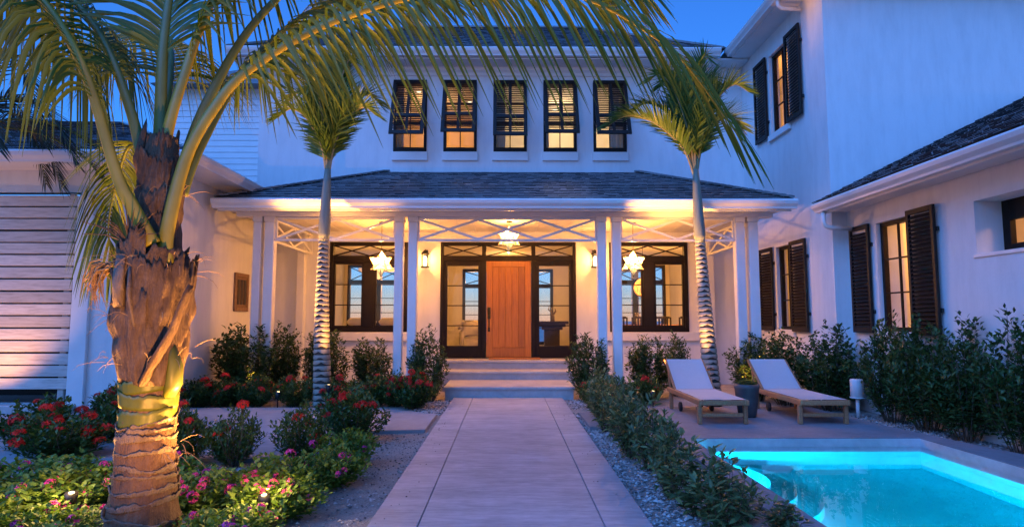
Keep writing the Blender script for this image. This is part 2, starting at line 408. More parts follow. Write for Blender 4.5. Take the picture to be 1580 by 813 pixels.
tag(dk.build('pool_deck',M['coping']),'grey concrete deck around the swimming pool and under the loungers',None,None,'structure')

pool=tag(bpy.data.objects.new('swimming_pool',None),'lit turquoise swimming pool with pale stone waterline and rounded entry steps',None,None,'structure'); COL.objects.link(pool)
WZ=-.17; FZ=-1.15
def pool_wall(name,mat,z0,z1,t):
    m=MB()
    m.box(PX0-.2,PX0+t,PY0-.2,PY1+.2,z0,z1); m.box(PX1-t,PX1+.2,PY0-.2,PY1+.2,z0,z1)
    m.box(PX0+t,PX1-t,PY1-t,PY1+.2,z0,z1); m.box(PX0+t,PX1-t,PY0-.2,PY0+t,z0,z1)
    return m.build(name,mat,pool)
pool_wall('basin_wall',M['plaster'],FZ-.1,WZ-.02,.0)
pool_wall('waterline_band',M['tile'],WZ-.019,-.113,.004)
lip=MB(); lp=.012
for a in ((PX0-.02,PX0+lp,PY0,PY1),(PX1-lp,PX1+.02,PY0,PY1),(PX0+lp,PX1-lp,PY1-lp,PY1+.02)): lip.box(*a,-.112,-.012)
lip.build('coping_edge',M['tile'],pool)
m=MB(); m.box(PX0-.2,PX1+.2,PY0-.2,PY1+.2,FZ-.2,FZ); m.build('basin_floor',M['plaster'],pool)
for i,(rx,ry_,zt) in enumerate(((1.0,1.18,-.86),(.76,.92,-.62),(.50,.66,-.40))):
    m=MB(); cy=7.05; pts=[(PX0-.02,cy-ry_)]
    for k in range(33):
        a=-math.pi/2+math.pi*k/32; pts.append((PX0+.02+math.cos(a)*rx,min(cy+math.sin(a)*ry_,PY1+.01)))
    pts.append((PX0-.02,min(cy+ry_,PY1+.01)))
    m.prism(pts,FZ-.01,zt); m.build('pool_step',M['plaster'],pool)
w=MB(); nx,ny=24,44
for j in range(ny+1):
    for i in range(nx+1): w.v.append((PX0-.01+(PX1-PX0+.02)*i/nx,PY0-.01+(PY1-PY0+.02)*j/ny,WZ))
for j in range(ny):
    for i in range(nx): a=j*(nx+1)+i; w.f.append((a,a+1,a+nx+2,a+nx+1))
tag(w.build('pool_water',M['water'],None,True),'clear still turquoise water in the swimming pool',None,None,'structure')
for (x,y,dx,dy,pw,lz) in ((PX0+.01,3.3,1,0,1.0,-.62),(PX0+.01,7.05,1,0,.34,-.29)):
    m=MB(); c=Vector((x,y,lz)); d=Vector((dx,dy,0))
    m.tube([c,c+d*.03,c+d*.04],[.075,.075,.055],16); o=m.build('pool_lamp',M['whitecer'],pool,True)
    point('pool_lamp_light',c+d*.14,40*pw,(.02,.66,1.0),.06,pool)

# pebbles along the beds
ico=[Vector(p).normalized() for p in ((1,0,0),(-1,0,0),(0,1,0),(0,-1,0),(0,0,1),(0,0,-1))]
icf=((0,2,4),(2,1,4),(1,3,4),(3,0,4),(2,0,5),(1,2,5),(3,1,5),(0,3,5))
pb=MB(); rp=random.Random(3)
def scatter(n,x0,x1,y0,y1,s0=.006,s1=.022,keep=None):
    for _ in range(n):
        x=rp.uniform(x0,x1); y=rp.uniform(y0,y1)
        if keep and not keep(x,y): continue
        s=rp.uniform(s0,s1)*(1.7 if rp.random()<.05 else 1); a=rp.uniform(0,6.28); ca,sa=math.cos(a),math.sin(a)
        q=[]
        for v in ico:
            k=rp.uniform(.7,1.25); vx,vy,vz=v.x*s*k*1.25,v.y*s*k,v.z*s*k*.65
            q.append((x+vx*ca-vy*sa,y+vx*sa+vy*ca,-.047+s*.3+vz))
        pb.add(q,icf)
scatter(2600,1.08,1.5,3.9,10.4,.005,.02)
scatter(900,1.1,2.2,10.85,12.1)
scatter(2600,-2.6,-1.03,4.2,8.6,.004,.014)
scatter(500,-1.6,-1.03,10.2,12.1)
scatter(1600,5.5,6.1,6.2,10.2,.005,.02,lambda x,y: x>5.85 or y>8.0)
scatter(900,-7,-2.3,4.6,6.9)
scatter(60,-1.0,-.75,4,12,.003,.009); scatter(60,.8,1.06,4,12,.003,.009)
for q in range(len(pb.v)-120*6,len(pb.v)):
    x,y,z=pb.v[q]; pb.v[q]=(x,y,z+.047) if -1.03<x<1.08 else (x,y,z)
tag(pb.build('pebble_gravel',M['pebble']),'loose pale pebbles strewn over the planting beds','gravel',None,'stuff')

# ------------------------------------------------------------------ builders for windows, shutters, roofs
def shingles(parent,e0,e1,u,L,lo,hi,expo=.21,seed=1,name='shingle_courses',wmin=.09,wmax=.2,extra=.0):
    """shingles on a slope: eave e0->e1, up-slope unit u, length L, lo(v)/hi(v) limits along the eave at slope distance v"""
    r=random.Random(seed); e0=Vector(e0); d=(Vector(e1)-e0); W=d.length; d.normalize(); u=Vector(u).normalized(); n=d.cross(u).normalized()
    if n.z<0: n=-n
    m=MB(); k=0; v=0.0
    while v<L:
        a=lo(v); b=hi(v); x=a-r.uniform(0,.1)
        while x<b:
            w=r.uniform(wmin,wmax); x0=max(x,a)+.003; x1=min(x+w,b)-.003
            if x1-x0>.02:
                jv=r.uniform(-.014,.014)-.02; t=r.uniform(.008,.019); top=v+expo*1.12
                p=lambda s,q,h: e0+d*s+u*q+n*h
                m.add([p(x0,v+jv,.012),p(x1,v+jv,.012),p(x1,v+jv,.012+t),p(x0,v+jv,.012+t),p(x1,top,.006),p(x0,top,.006)],
                      [(0,1,2,3),(3,2,4,5),(1,4,2),(0,3,5)])
            x+=w
        v+=expo; k+=1
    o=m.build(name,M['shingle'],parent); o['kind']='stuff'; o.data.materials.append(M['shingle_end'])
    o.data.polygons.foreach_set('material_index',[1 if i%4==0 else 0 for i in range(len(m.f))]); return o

def gl_map(axis,plane,sgn):
    """local (u, out, z) -> world; out is distance towards the viewer side"""
    if axis=='y': return lambda u,w,z:(u,plane-w,z)
    return lambda u,w,z:(plane-w*sgn,u,z)
def frame_part(parent,T,name='window'):
    return MB(T)
def pane(win,T,u0,u1,z0,z1,w=-.05):
    m=MB(T); m.add([(u0,w,z0),(u1,w,z0),(u1,w,z1),(u0,w,z1)],[(0,1,2,3)]); return m.build('pane',M['glass'],win)
def tbox(name,mat,parent,T,u0,u1,w0,w1,z0,z1,c=.003):
    m=MB(T); m.box(u0,u1,w0,w1,z0,z1,c); return m.build(name,mat,parent)
def ring(m,u0,u1,z0,z1,b,w0,w1,c=.004,bl=None,br=None,bb=None,bt=None):
    bl=bl or b; br=br or b; bb=bb or b; bt=bt or b
    m.box(u0,u0+bl,w0,w1,z0,z1,c); m.box(u1-br,u1,w0,w1,z0,z1,c)
    m.box(u0+bl,u1-br,w0,w1,z0,z0+bb,c); m.box(u0+bl,u1-br,w0,w1,z1-bt,z1,c)
def xbrace(win,T,u0,u1,z0,z1,w,t=.028,n=1,mat=None,name='transom_brace'):
    mat=mat or M['frame']; du=(u1-u0)/n
    for i in range(n):
        a=u0+du*i; b=a+du
        for k,(p,q) in enumerate((((a,z0),(b,z1)),((a,z1),(b,z0)))):
            m=MB(T); dx=b-a; dz=q[1]-p[1]; L=math.hypot(dx,dz); nx,nz=-dz/L*t/2,dx/L*t/2; w0=w-.012+.003*k; w1=w+.012+.003*k
            vs=[]
            for ww in (w0,w1): vs+=[(p[0]+nx,ww,p[1]+nz),(p[0]-nx,ww,p[1]-nz),(q[0]-nx,ww,q[1]-nz),(q[0]+nx,ww,q[1]+nz)]
            m.add(vs,[(0,1,2,3),(7,6,5,4),(0,4,5,1),(1,5,6,2),(2,6,7,3),(3,7,4,0)])
            m.build(name,mat,win)
def glazed(win,T,u0,u1,z0,z1,cols,rows,w=-.05,t=.024,transom=None):
    """panes with muntins inside a clear opening"""
    du=(u1-u0)/cols; dz=(z1-z0)/rows
    for i in range(cols):
        for j in range(rows): pane(win,T,u0+du*i,u0+du*(i+1),z0+dz*j,z0+dz*(j+1),w)
    for j in range(1,rows): tbox('muntin',M['frame'],win,T,u0,u1,w-.014,w+.018,z0+dz*j-t/2,z0+dz*j+t/2)
    for i in range(1,cols): tbox('muntin',M['frame'],win,T,u0+du*i-t/2,u0+du*i+t/2,w-.017,w+.021,z0,z1)
slat_cache={}
def shutter(parent,T,u0,u1,z0,z1,w0=.03,rail=.055,pitch=.062,label=None,mid=True):
    """louvred shutter hung flat on a wall: stile frame with one object per slat"""
    m=MB(T); ring(m,u0,u1,z0,z1,rail,w0,w0+.045,.004,bb=.085,bt=.075)
    zm=(z0+z1)/2
    fr=m.build('shutter',M['shutter'],parent)
    if label: fr['label']=label
    for zz in (z0+.35,z1-.35):      # hinges
        tbox('hinge',M['black'],fr,T,u0-.02,u0+.03,w0-.03,w0-.001,zz-.03,zz+.03)
    key=(round(u1-u0,3),id(T))
    L=(u1-u0)-2*rail
    s=MB(T); h=.036; s.v=[]
    us=(u0+rail,u1-rail); wc=w0+.0225
    vs=[]
    for uu in us:
        for a,b in ((-.026,-.024),(-.020,-.030),(.026,.024),(.020,.030)): vs.append((uu,wc-a,b))
    s.add(vs,[(0,1,2,3),(7,6,5,4),(0,4,5,1),(1,5,6,2),(2,6,7,3),(3,7,4,0)])
    off=wloc(fr); me=s.mesh('slat',M['shutter'],False,off)
    z=z0+.115; 
    while z<z1-.1:
        link('slat',me,fr,(0,0,z)); z+=pitch
    return fr
# ------------------------------------------------------------------ main house
FL=.57
house=thing('main_house','white two-storey stucco house front with dark shingled hip roof behind the porch','house',(0,15,0))
UPX=[-2.385+1.232*i for i in range(5)]; UZ0,UZ1=5.58,7.34; UW=.41
low_holes=[(-4.27,-2.38,1.19,3.35),(-1.6,1.67,FL,3.35),(2.48,4.38,1.19,3.35)]
up_holes=[(c-UW,c+UW,UZ0,UZ1) for c in UPX]
m=MB(); m.wall('y',15,15.25,-5.85,5.9,-.1,4.3,low_holes)
m.wall('y',15,15.25,-6.1,5.9,4.3,7.78,up_holes); m.build('front_wall',M['stucco'],house)
bk_holes=[(-5.75,-3.55,FL+.02,3.45),(-1.6,1.67,FL+.02,3.3),(3.55,5.75,FL+.02,3.45)]
m=MB(); m.wall('y',22.5,22.7,-6.1,5.9,-.1,7.78,bk_holes); m.build('back_wall',M['room'],house)
m=MB(); m.wall('x',-6.1,-5.87,15.25,22.5,-.1,7.78); m.wall('x',5.9,6.1,15.25,22.5,-.1,7.78); m.build('side_wall',M['stucco'],house)
box_part('ground_floor',M['step'],house,-5.86,5.89,15.05,22.49,.3,FL-.004,0)
m=MB(); m.box(-5.86,5.89,15.26,22.49,3.72,4.5); m.build('floor_slab',M['ceiling'],house)
m=MB(); m.box(-6.09,5.89,15.26,22.49,7.62,7.76); m.build('upper_ceiling',M['ceiling'],house)
m=MB(); m.box(-5.86,5.89,15.252,15.262,4.5,5.5); m.build('inner_lining',M['room'],house)
m=MB(); m.box(-5.86,-.6,18.6,18.7,4.5,7.62); m.build('upper_room_wall',M['room_orange'],house)
m=MB(); m.box(-.5,5.89,18.6,18.7,4.5,7.62); m.box(-.6,-.5,15.26,18.7,4.5,7.62); m.build('upper_room_wall',M['room'],house)
# stucco plinth band under the big windows and a sill
for x0,x1 in ((-4.5,-2.2),(2.3,4.6)):
    box_part('sill',M['stucco'],house,x0,x1,14.90,14.999,.98,1.185,.012)
# lower windows
def wide_window(x0,x1,z0,z1):
    T=gl_map('y',15.0,1); m=MB(T); zt=2.86
    ring(m,x0,x1,z0,z1,.085,-.13,.035,.006,bb=.11)
    m.box(x0+.085,x1-.085,-.125,.03,zt,zt+.16,.006)
    xm=(x0+x1)/2; m.box(xm-.13,xm+.13,-.12,.025,z0+.11,zt,.006)
    win=m.build('window',M['frame'],house)
    for a,b in ((x0+.085,xm-.13),(xm+.13,x1-.085)):
        f=MB(T); ring(f,a,b,z0+.11,zt,.045,-.09,.0,.004); f.build('casement_sash',M['frame'],win)
        glazed(win,T,a+.045,b-.045,z0+.155,zt-.045,1,3)
    glazed(win,T,x0+.085,x1-.085,zt+.16,z1-.085,1,1)
    xbrace(win,T,x0+.085,x1-.085,zt+.16,z1-.085,-.03,.03,2)
wide_window(-4.27,-2.38,1.19,3.35); wide_window(2.48,4.38,1.19,3.35)
# entrance: sidelights, transoms, door
T=gl_map('y',15.0,1); DX0,DX1,DZ=-.5,.59,2.90
m=MB(T); ring(m,-1.6,1.67,FL,3.35,.075,-.14,.035,.006,bb=.02)
m.box(-1.525,1.595,-.135,.03,2.90,3.02,.006)
m.box(DX0-.1,DX0,-.135,.032,FL+.02,3.275,.006); m.box(DX1,DX1+.1,-.135,.032,FL+.02,3.275,.006)
ent=m.build('entrance_frame',M['frame'],house)
for a,b in ((-1.525,DX0-.1),(DX1+.1,1.595)):
    f=MB(T); ring(f,a,b,FL+.02,2.90,.09,-.10,.012,.005,bb=.27,bt=.12); f.build('sidelight_sash',M['frame'],ent)
    glazed(ent,T,a+.09,b-.09,FL+.29,2.78,1,4)
for a,b in ((-1.525,DX0-.1),(DX0,DX1),(DX1+.1,1.595)):
    glazed(ent,T,a,b,3.02,3.275,1,1,-.06); xbrace(ent,T,a,b,3.02,3.275,-.04,.026,1)
m=MB(); m.box(DX0+.006,DX1-.006,15.035,15.09,FL+.02,DZ-.004); door=m.build('front_door',M['door'],house)
for a,b,c,d in ((DX0+.006,DX0+.15,FL+.022,DZ-.006),(DX1-.15,DX1-.006,FL+.022,DZ-.006)): box_part('stile',M['door'],door,a,b,14.995,15.034,c,d,.005)
box_part('rail',M['door'],door,DX0+.151,DX1-.151,14.996,15.034,FL+.022,FL+.25,.005)
box_part('rail',M['door'],door,DX0+.151,DX1-.151,14.996,15.034,DZ-.14,DZ-.006,.005)
pw=(DX1-DX0-.302)/5
for i in range(5): box_part('plank',M['door'],door,DX0+.151+pw*i+.0015,DX0+.151+pw*(i+1)-.0015,15.008,15.034,FL+.252,DZ-.142,.006)
m=MB(); hx=DX0+.075; m.box(hx-.035,hx+.035,14.975,14.994,1.5,1.78,.005); m.box(hx-.025,hx+.025,14.98,14.994,1.20,1.30,.005)
m.tube([(hx,14.975,1.60),(hx,14.935,1.58),(hx,14.925,1.45),(hx,14.935,1.28),(hx,14.98,1.25)],.013,8); m.build('handle',M['black'],door,True)
# upper windows with Bahama shutters
for i,c in enumerate(UPX):
    m=MB(T); ring(m,c-UW,c+UW,UZ0,UZ1,.07,-.12,.03,.005,bb=.11)
    m.box(c-UW+.07,c+UW-.07,-.1,.0,6.28,6.35,.004)
    win=m.build('window',M['frame'],house)
    glazed(win,T,c-UW+.07,c+UW-.07,UZ0+.11,6.28,2,1); glazed(win,T,c-UW+.07,c+UW-.07,6.35,UZ1-.07,2,2)
    box_part('sill',M['paint'],house,c-UW-.03,c+UW+.03,14.93,14.999,UZ0-.22,UZ0-.006,.006)
    # shutter leaning out from its top hinge
    tilt=(.36,.41,.33,.39,.37)[i]; top=UZ1+.02; L=1.63; w=UW+.0
    root_T=(lambda c,tilt,top: (lambda u,o,s:(c+u,14.945-math.sin(tilt)*s-o*math.cos(tilt),top-math.cos(tilt)*s+o*math.sin(tilt))))(c,tilt,top)
    m=MB(root_T); b=.085
    m.box(-w,-w+b,0,.04,0,L,.004); m.box(w-b,w,0,.04,0,L,.004)
    for s0,s1 in ((0,.10),(L*.63,L*.63+.09),(L-.10,L)): m.box(-w+b,w-b,.001,.039,s0,s1,.004)
    m.box(-.035,.035,.002,.038,.10,L-.10,.003)
    sh=m.build('bahama_shutter',M['shutter'],house)
    off=wloc(sh)
    s=.125; sl=MB(root_T)
    vs=[]
    for uu in (-w+b,w-b):
        for o,q in ((.043,.013),(.048,.004),(-.003,.0),(-.008,-.009)): vs.append((uu,o,q))
    sl.add(vs,[(0,1,2,3),(7,6,5,4),(0,4,5,1),(1,5,6,2),(2,6,7,3),(3,7,4,0)])
    me=sl.mesh('slat',M['shutter'],False,off)
    while s<L-.115:
        if abs(s-L*.63-.045)>.06:
            link('slat',me,sh,(0,-math.sin(tilt)*s,-math.cos(tilt)*s))
        s+=.056
    m=MB()
    for sx in (-1,1):      # prop arms
        m=MB(); m.tube([(c+sx*(w-.02),14.97,6.35),(c+sx*(w-.02),14.945-math.sin(tilt)*L*.93,top-math.cos(tilt)*L*.93)],.009,6)
        m.build('prop_arm',M['black'],sh)
def curtain(c,x0,x1,mat):
    m=MB(); n=14
    for j in (5.5,7.6):
        for i in range(n+1): m.v.append((x0+(x1-x0)*i/n,15.42+.03*math.sin(i*2.1),j))
    for i in range(n): m.f.append((i,i+1,n+2+i,n+1+i))
    m.build('curtain',mat,house,True)
curtain(0,UPX[2]-.5,UPX[2]-.12,M['cushion']); curtain(0,UPX[4]+.05,UPX[4]+.5,M['slip']); curtain(0,UPX[0]-.5,UPX[0]-.22,M['cushion']); curtain(0,UPX[3]-.48,UPX[3]-.25,M['slip'])
for x,y in ((UPX[3]-.05,16.6),(UPX[3]+.1,17.8),(UPX[1]+.1,17.2),(UPX[0],16.4)):
    m=MB(); m.lathe([(.05,7.612),(.05,7.619)],x,y,14); m.build('ceiling_downlight',M['downlight'],house)
# main roof (hipped)
EZ=7.93; ex0,ex1=-6.7,5.22; ey=14.36; ry=18.05; rz=10.2; r0,r1=-2.75,2.3
rf=MB(); A=(ex0,ey,EZ);B=(ex1,ey,EZ);C=(ex1,23.4,EZ);D=(ex0,23.4,EZ);P_=(r0,ry,rz);Q=(r1,ry,rz)
rf.add([A,B,C,D,P_,Q],[(0,1,5,4),(1,2,5),(2,3,4,5),(3,0,4),(3,2,1,0)]); roof=rf.build('roof',M['deckwood'],house)
uv=Vector((0,ry-ey,rz-EZ)); L=uv.length
shingles(roof,A,B,uv,L,lambda v:(r0-ex0)*v/L,lambda v:(ex1-ex0)-(ex1-r1)*v/L,.21,11)
m=MB()
for a,b in ((A,P_),(B,Q),(P_,Q)): m.bar(Vector(a)+Vector((0,0,.035)),Vector(b)+Vector((0,0,.035)),.16,.05)
m.build('ridge_cap',M['shingle'],roof)
m=MB(); m.box(ex0+.1,5.82,14.42,14.999,7.70,7.73); m.build('soffit',M['paint'],house)
gut=[(14.25,7.93),(14.23,7.90),(14.25,7.84),(14.30,7.77),(14.31,7.74),(14.42,7.74),(14.42,7.93)]
m=MB(); m.extrude(gut,'x',ex0+.05,5.1); m.build('gutter',M['paint'],house)
m=MB(); m.extrude([(14.88,7.70),(14.89,7.62),(14.94,7.57),(14.96,7.50),(14.999,7.50),(14.999,7.70)],'x',-6.09,5.82); m.build('crown_moulding',M['paint'],house)

# back windows of the living rooms
Tb=gl_map('y',22.5,1)
for (a,b,z0,z1) in bk_holes:
    m=MB(Tb); ring(m,a,b,z0,z1,.1,-.1,.03,.004); zt=z1-.55; m.box(a+.1,b-.1,-.09,.02,zt-.14,zt)
    xm=(a+b)/2; m.box(xm-.09,xm+.09,-.09,.02,z0+.1,zt-.14)
    win=m.build('back_window',M['frame'],house)
    for p,q in ((a+.1,xm-.09),(xm+.09,b-.1)): glazed(win,Tb,p,q,z0+.1,zt-.14,1,4)
    glazed(win,Tb,a+.1,b-.1,zt,z1-.1,1,1); xbrace(win,Tb,a+.1,b-.1,zt,z1-.1,-.03,.03,2)
# inner partition walls left and right of the hall, lit warm
m=MB(); m.box(-2.35,-2.2,18.8,22.49,FL,3.715); m.box(2.25,2.4,18.8,22.49,FL,3.715); m.build('partition_wall',M['room'],house)
for (x,y) in ((-1.05,16.6),(1.15,16.6),(-3.4,16.4),(3.4,16.4),(-3.4,20),(3.6,20.3),(0,20)):
    m=MB(); m.lathe([(.05,3.712),(.05,3.722)],x,y,14); m.build('ceiling_downlight',M['downlight'],house)
LP=dict(room=9,upper=9)
point('room_light_left',(-3.9,18.5,3.3),5,WARM,.25); point('room_light_right',(4.1,18.2,3.25),8,WARM,.25)
point('hall_light',(0.0,17.6,3.3),3.4,WARM,.2); point('hall_light',(0.0,21.0,3.2),3,WARM,.2)
point('upper_room_light',(-2.0,17.0,7.2),3.8,(1,.5,.17),.2); point('upper_room_light',(1.5,17.2,7.2),3.2,(1,.66,.34),.2); point('upper_room_light',(3.6,17.2,7.2),1.9,(1,.66,.34),.2)
# loggia posts behind the house with their lamps
lg=thing('rear_loggia','white posts and flat roof of the rear loggia seen through the entrance glass','loggia',(0,25.2,0))
for x in (-5.2,-1.85,1.95,5.2): box_part('post',M['paint'],lg,x-.13,x+.13,25.1,25.36,-.05,3.4,.01)
box_part('loggia_roof',M['paint'],lg,-6.5,6.5,22.75,25.6,3.6,3.75,.01)
box_part('beam',M['paint'],lg,-6,6,25.1,25.36,3.4,3.598,.01)
point('loggia_light',(-1.3,24.3,2.9),5,WARM,.1); point('loggia_light',(1.4,24.3,2.9),5,WARM,.1); point('loggia_light',(-4.6,24.3,2.9),5,WARM,.1)

# steps
st=thing('entrance_steps','broad pale stone steps rising from the path to the front door','steps',(0,12.15,0))
def step(x0,x1,y0,y1,z0,z1):
    r=MB(); r.box(x0+.03,x1-.03,y0+.03,y1,z0,z1-.055,.004); s=r.build('step',M['step'],st)
    box_part('tread',M['step'],s,x0,x1,y0,y1+.02,z1-.054,z1,.006)
step(-1.22,1.32,12.13,13.5,-.05,.20); step(-1.42,1.5,13.54,14.16,-.05,.375); step(-1.42,1.5,14.2,14.999,-.05,.565)
dm=MB(); dm.box(-.42,.78,14.55,14.93,.567,.592,.006); tag(dm.build('door_mat',M['mat']),'thin brown coir mat before the wooden front door','door mat')

# ------------------------------------------------------------------ porch
porch=thing('entrance_porch','white timber porch with paired columns, crossed fretwork and shingled hip roof','porch',(0,12.2,0))
pe0,pe1,py,pz=-5.42,5.37,11.5,3.74; pt0,pt1,pty,ptz=-2.94,3.2,14.998,5.07
m=MB(); A=(pe0,py,pz);B=(pe1,py,pz);C=(pe1,pty,pz);D=(pe0,pty,pz);P_=(pt0,pty,ptz);Q=(pt1,pty,ptz)
m.add([A,B,C,D,P_,Q],[(0,1,5,4),(1,2,5),(3,0,4),(3,2,1,0),(2,3,4,5)]); proof=m.build('roof',M['deckwood'],porch)
uv=Vector((0,pty-py,ptz-pz)); L=uv.length
shingles(proof,A,B,uv,L,lambda v:(pt0-pe0)*v/L-.03,lambda v:(pe1-pe0)-(pe1-pt1)*v/L+.03,.21,5)
for a,q in ((A,P_),(B,Q)):      # hip courses: overlapping caps
    a=Vector(a);q=Vector(q); n=24
    m=MB()
    for i in range(n):
        p0=a.lerp(q,i/n); p1=a.lerp(q,(i+1.15)/n); m.bar(p0+Vector((0,0,.062)),p1+Vector((0,0,.036)),.15,.03)
    m.build('hip_cap',M['shingle'],proof)
gut=[(11.40,3.73),(11.38,3.70),(11.40,3.645),(11.45,3.59),(11.455,3.555),(11.56,3.555),(11.56,3.73)]
m=MB(); m.extrude(gut,'x',pe0-.06,pe1+.06); m.build('gutter',M['paint'],porch)
m=MB(); m.extrude([(11.561,3.71),(11.561,3.52),(11.60,3.52),(11.60,3.71)],'x',pe0,pe1); m.build('fascia',M['paint'],porch)
m=MB(); m.box(pe0+.02,pe1-.02,11.6,14.99,3.60,3.625); pc=m.build('porch_ceiling',M['ceiling'],porch)
for i in range(1,30): box_part('batten',M['paint'],pc,pe0+.02+i*.358,pe0+.02+i*.358+.012,11.6,14.99,3.594,3.599,0)
m=MB(); m.box(-5.3,5.25,12.10,12.30,3.50,3.599,.006); m.build('beam',M['paint'],porch)
colx=[(-4.96,-4.80),(-4.74,-4.55),(-2.195,-2.03),(-1.93,-1.755),(1.775,1.95),(2.065,2.245),(4.50,4.68),(4.75,4.945)]
for a,b in colx:
    c=MB(); c.box(a,b,12.10,12.28,-.05,3.40,.012); co=c.build('column',M['paint'],porch)
    box_part('capital',M['paint'],co,a-.012,b+.012,12.088,12.292,3.401,3.499,.006)
    box_part('base_block',M['paint'],co,a-.014,b+.014,12.086,12.294,-.05,.12,.006)
for x0,x1 in ((-5.0,-4.82),(4.78,4.96)):    # rear columns against the wall
    c=MB(); c.box(x0,x1,14.80,14.995,-.05,3.599,.012); c.build('column',M['paint'],porch)
Tp=lambda u,w,z:(u,12.19-w,z)
def fret(x0,x1,n,T):
    f=MB(T); f.box(x0,x1,-.03,.03,3.455,3.497,.003); f.box(x0,x1,-.032,.032,3.02,3.065,.003)
    f.box(x0,x0+.035,-.028,.028,3.066,3.454,.003); f.box(x1-.035,x1,-.028,.028,3.066,3.454,.003)
    fo=f.build('fretwork_panel',M['paint'],porch)
    xbrace(fo,T,x0+.035,x1-.035,3.066,3.454,0,.045,n,M['paint'],'fret_brace')
fret(-4.549,-2.196,2,Tp); fret(-1.754,1.774,3,Tp); fret(2.246,4.499,2,Tp)
for xx in (-4.66,4.85):
    fret(12.281,14.795,2,(lambda xx:(lambda u,w,z:(xx+w,u,z)))(xx))

# star pendants
def star_mesh():
    """Moravian star: 12 broad points over a dodecahedral core"""
    ph=(1+5**.5)/2; V=[]
    for a in (-1,1):
        for b in (-ph,ph): V+= [Vector((0,a,b)),Vector((a,b,0)),Vector((b,0,a))]
    V=[v.normalized() for v in V]
    F=[]
    for i in range(12):
        for j in range(i+1,12):
            for k in range(j+1,12):
                if (V[i]-V[j]).length<1.1 and (V[j]-V[k]).length<1.1 and (V[i]-V[k]).length<1.1: F.append((i,j,k))
    return V,F
def star_pendant(name,label,loc,Rl,ceil,power):
    t=thing(name,label,'pendant lamp',loc,0,'star lanterns hanging in the porch')
    x,y,z=loc; V,F=star_mesh()
    rot=Matrix.Rotation(.5535,3,'X')
    V=[rot@v for v in V]; c=Vector(loc); cor=[(c+(V[i]+V[j]+V[k]).normalized()*Rl*.52,(i,j,k)) for i,j,k in F]
    g=MB(); e=MB()
    for n,v in enumerate(V):
        tip=c+v*Rl; ring_=[q for q,f in cor if n in f]
        u=v.cross(Vector((.3,.5,.8))).normalized(); w=v.cross(u)
        ring_.sort(key=lambda q: math.atan2((q-c).dot(w),(q-c).dot(u)))
        for k in range(5):
            g.add([ring_[k],ring_[(k+1)%5],tip],[(0,1,2)]); e.tube([ring_[k],tip],.006,4); e.tube([ring_[k],ring_[(k+1)%5]],.005,4)
    g.build('star_glass',M['star'],t); e.build('star_wire',M['brass'],t)
    bl=MB(); bl.lathe([(.005,z-.05),(.035,z-.03),(.04,z),(.03,z+.04),(.015,z+.06)],x,y,12); bl.build('bulb',M['bulb'],t,True)
    cd=MB(); cd.tube([(x,y,z+Rl*.9),(x,y,ceil)],.006,6); cd.lathe([(.06,ceil-.03),(.065,ceil)],x,y,14); cd.build('suspension_rod',M['black'],t)
    point('pendant_light',(x,y,z-.0),power,WARM,.04,t).location=(0,0,.10)
star_pendant('star_pendant','glowing star-shaped lantern hanging before the window behind the ring-trunked palm',(-2.73,13.5,2.70),.30,3.6,27)
star_pendant('star_pendant','glowing star-shaped lantern hanging high before the wooden front door',(.05,13.3,3.22),.29,3.6,20)
star_pendant('star_pendant','glowing star-shaped lantern hanging before the dining room window',(2.76,13.5,2.71),.30,3.6,27)

def wall_lantern(label,x,z):
    y=14.999; t=thing('wall_lantern',label,'wall lamp',(x,y,z-.2),0,'wall lanterns beside the entrance')
    m=MB(); m.box(x-.05,x+.05,y-.02,y,z+.05,z+.24,.004); m.tube([(x,y-.02,z+.19),(x,y-.10,z+.24),(x,y-.14,z+.21)],.01,6); m.build('bracket',M['black'],t)
    cy=y-.14
    m=MB(); m.lathe([(.02,z+.22),(.045,z+.2),(.095,z+.15),(.105,z+.135),(.105,z+.12)],x,cy,14); m.lathe([(.105,z-.2),(.105,z-.175),(.09,z-.17)],x,cy,14)
    for k in range(4):
        a=math.pi/4+math.pi/2*k; m.bar((x+math.cos(a)*.095,cy+math.sin(a)*.095,z-.17),(x+math.cos(a)*.095,cy+math.sin(a)*.095,z+.125),.012,.012)
    m.build('lantern_cage',M['black'],t)
    m=MB(); m.lathe([(.085,z-.168),(.085,z+.118)],x,cy,16,False); m.build('glass_cylinder',M['glass'],t,True)
    m=MB(); m.lathe([(.02,z-.15),(.035,z-.1),(.038,z+.0),(.03,z+.06),(.012,z+.08)],x,cy,12); m.build('bulb',M['bulb'],t,True)
    point('lantern_light',(x,cy,z+.0),2.5,WARM,.045,t).location=(0,cy-y-.055,.2)
wall_lantern('black wall lantern glowing on the wall between sofa-side sidelight and star window',-1.96,2.92)
wall_lantern('black wall lantern glowing on the wall between console-side sidelight and dining window',2.12,2.92)
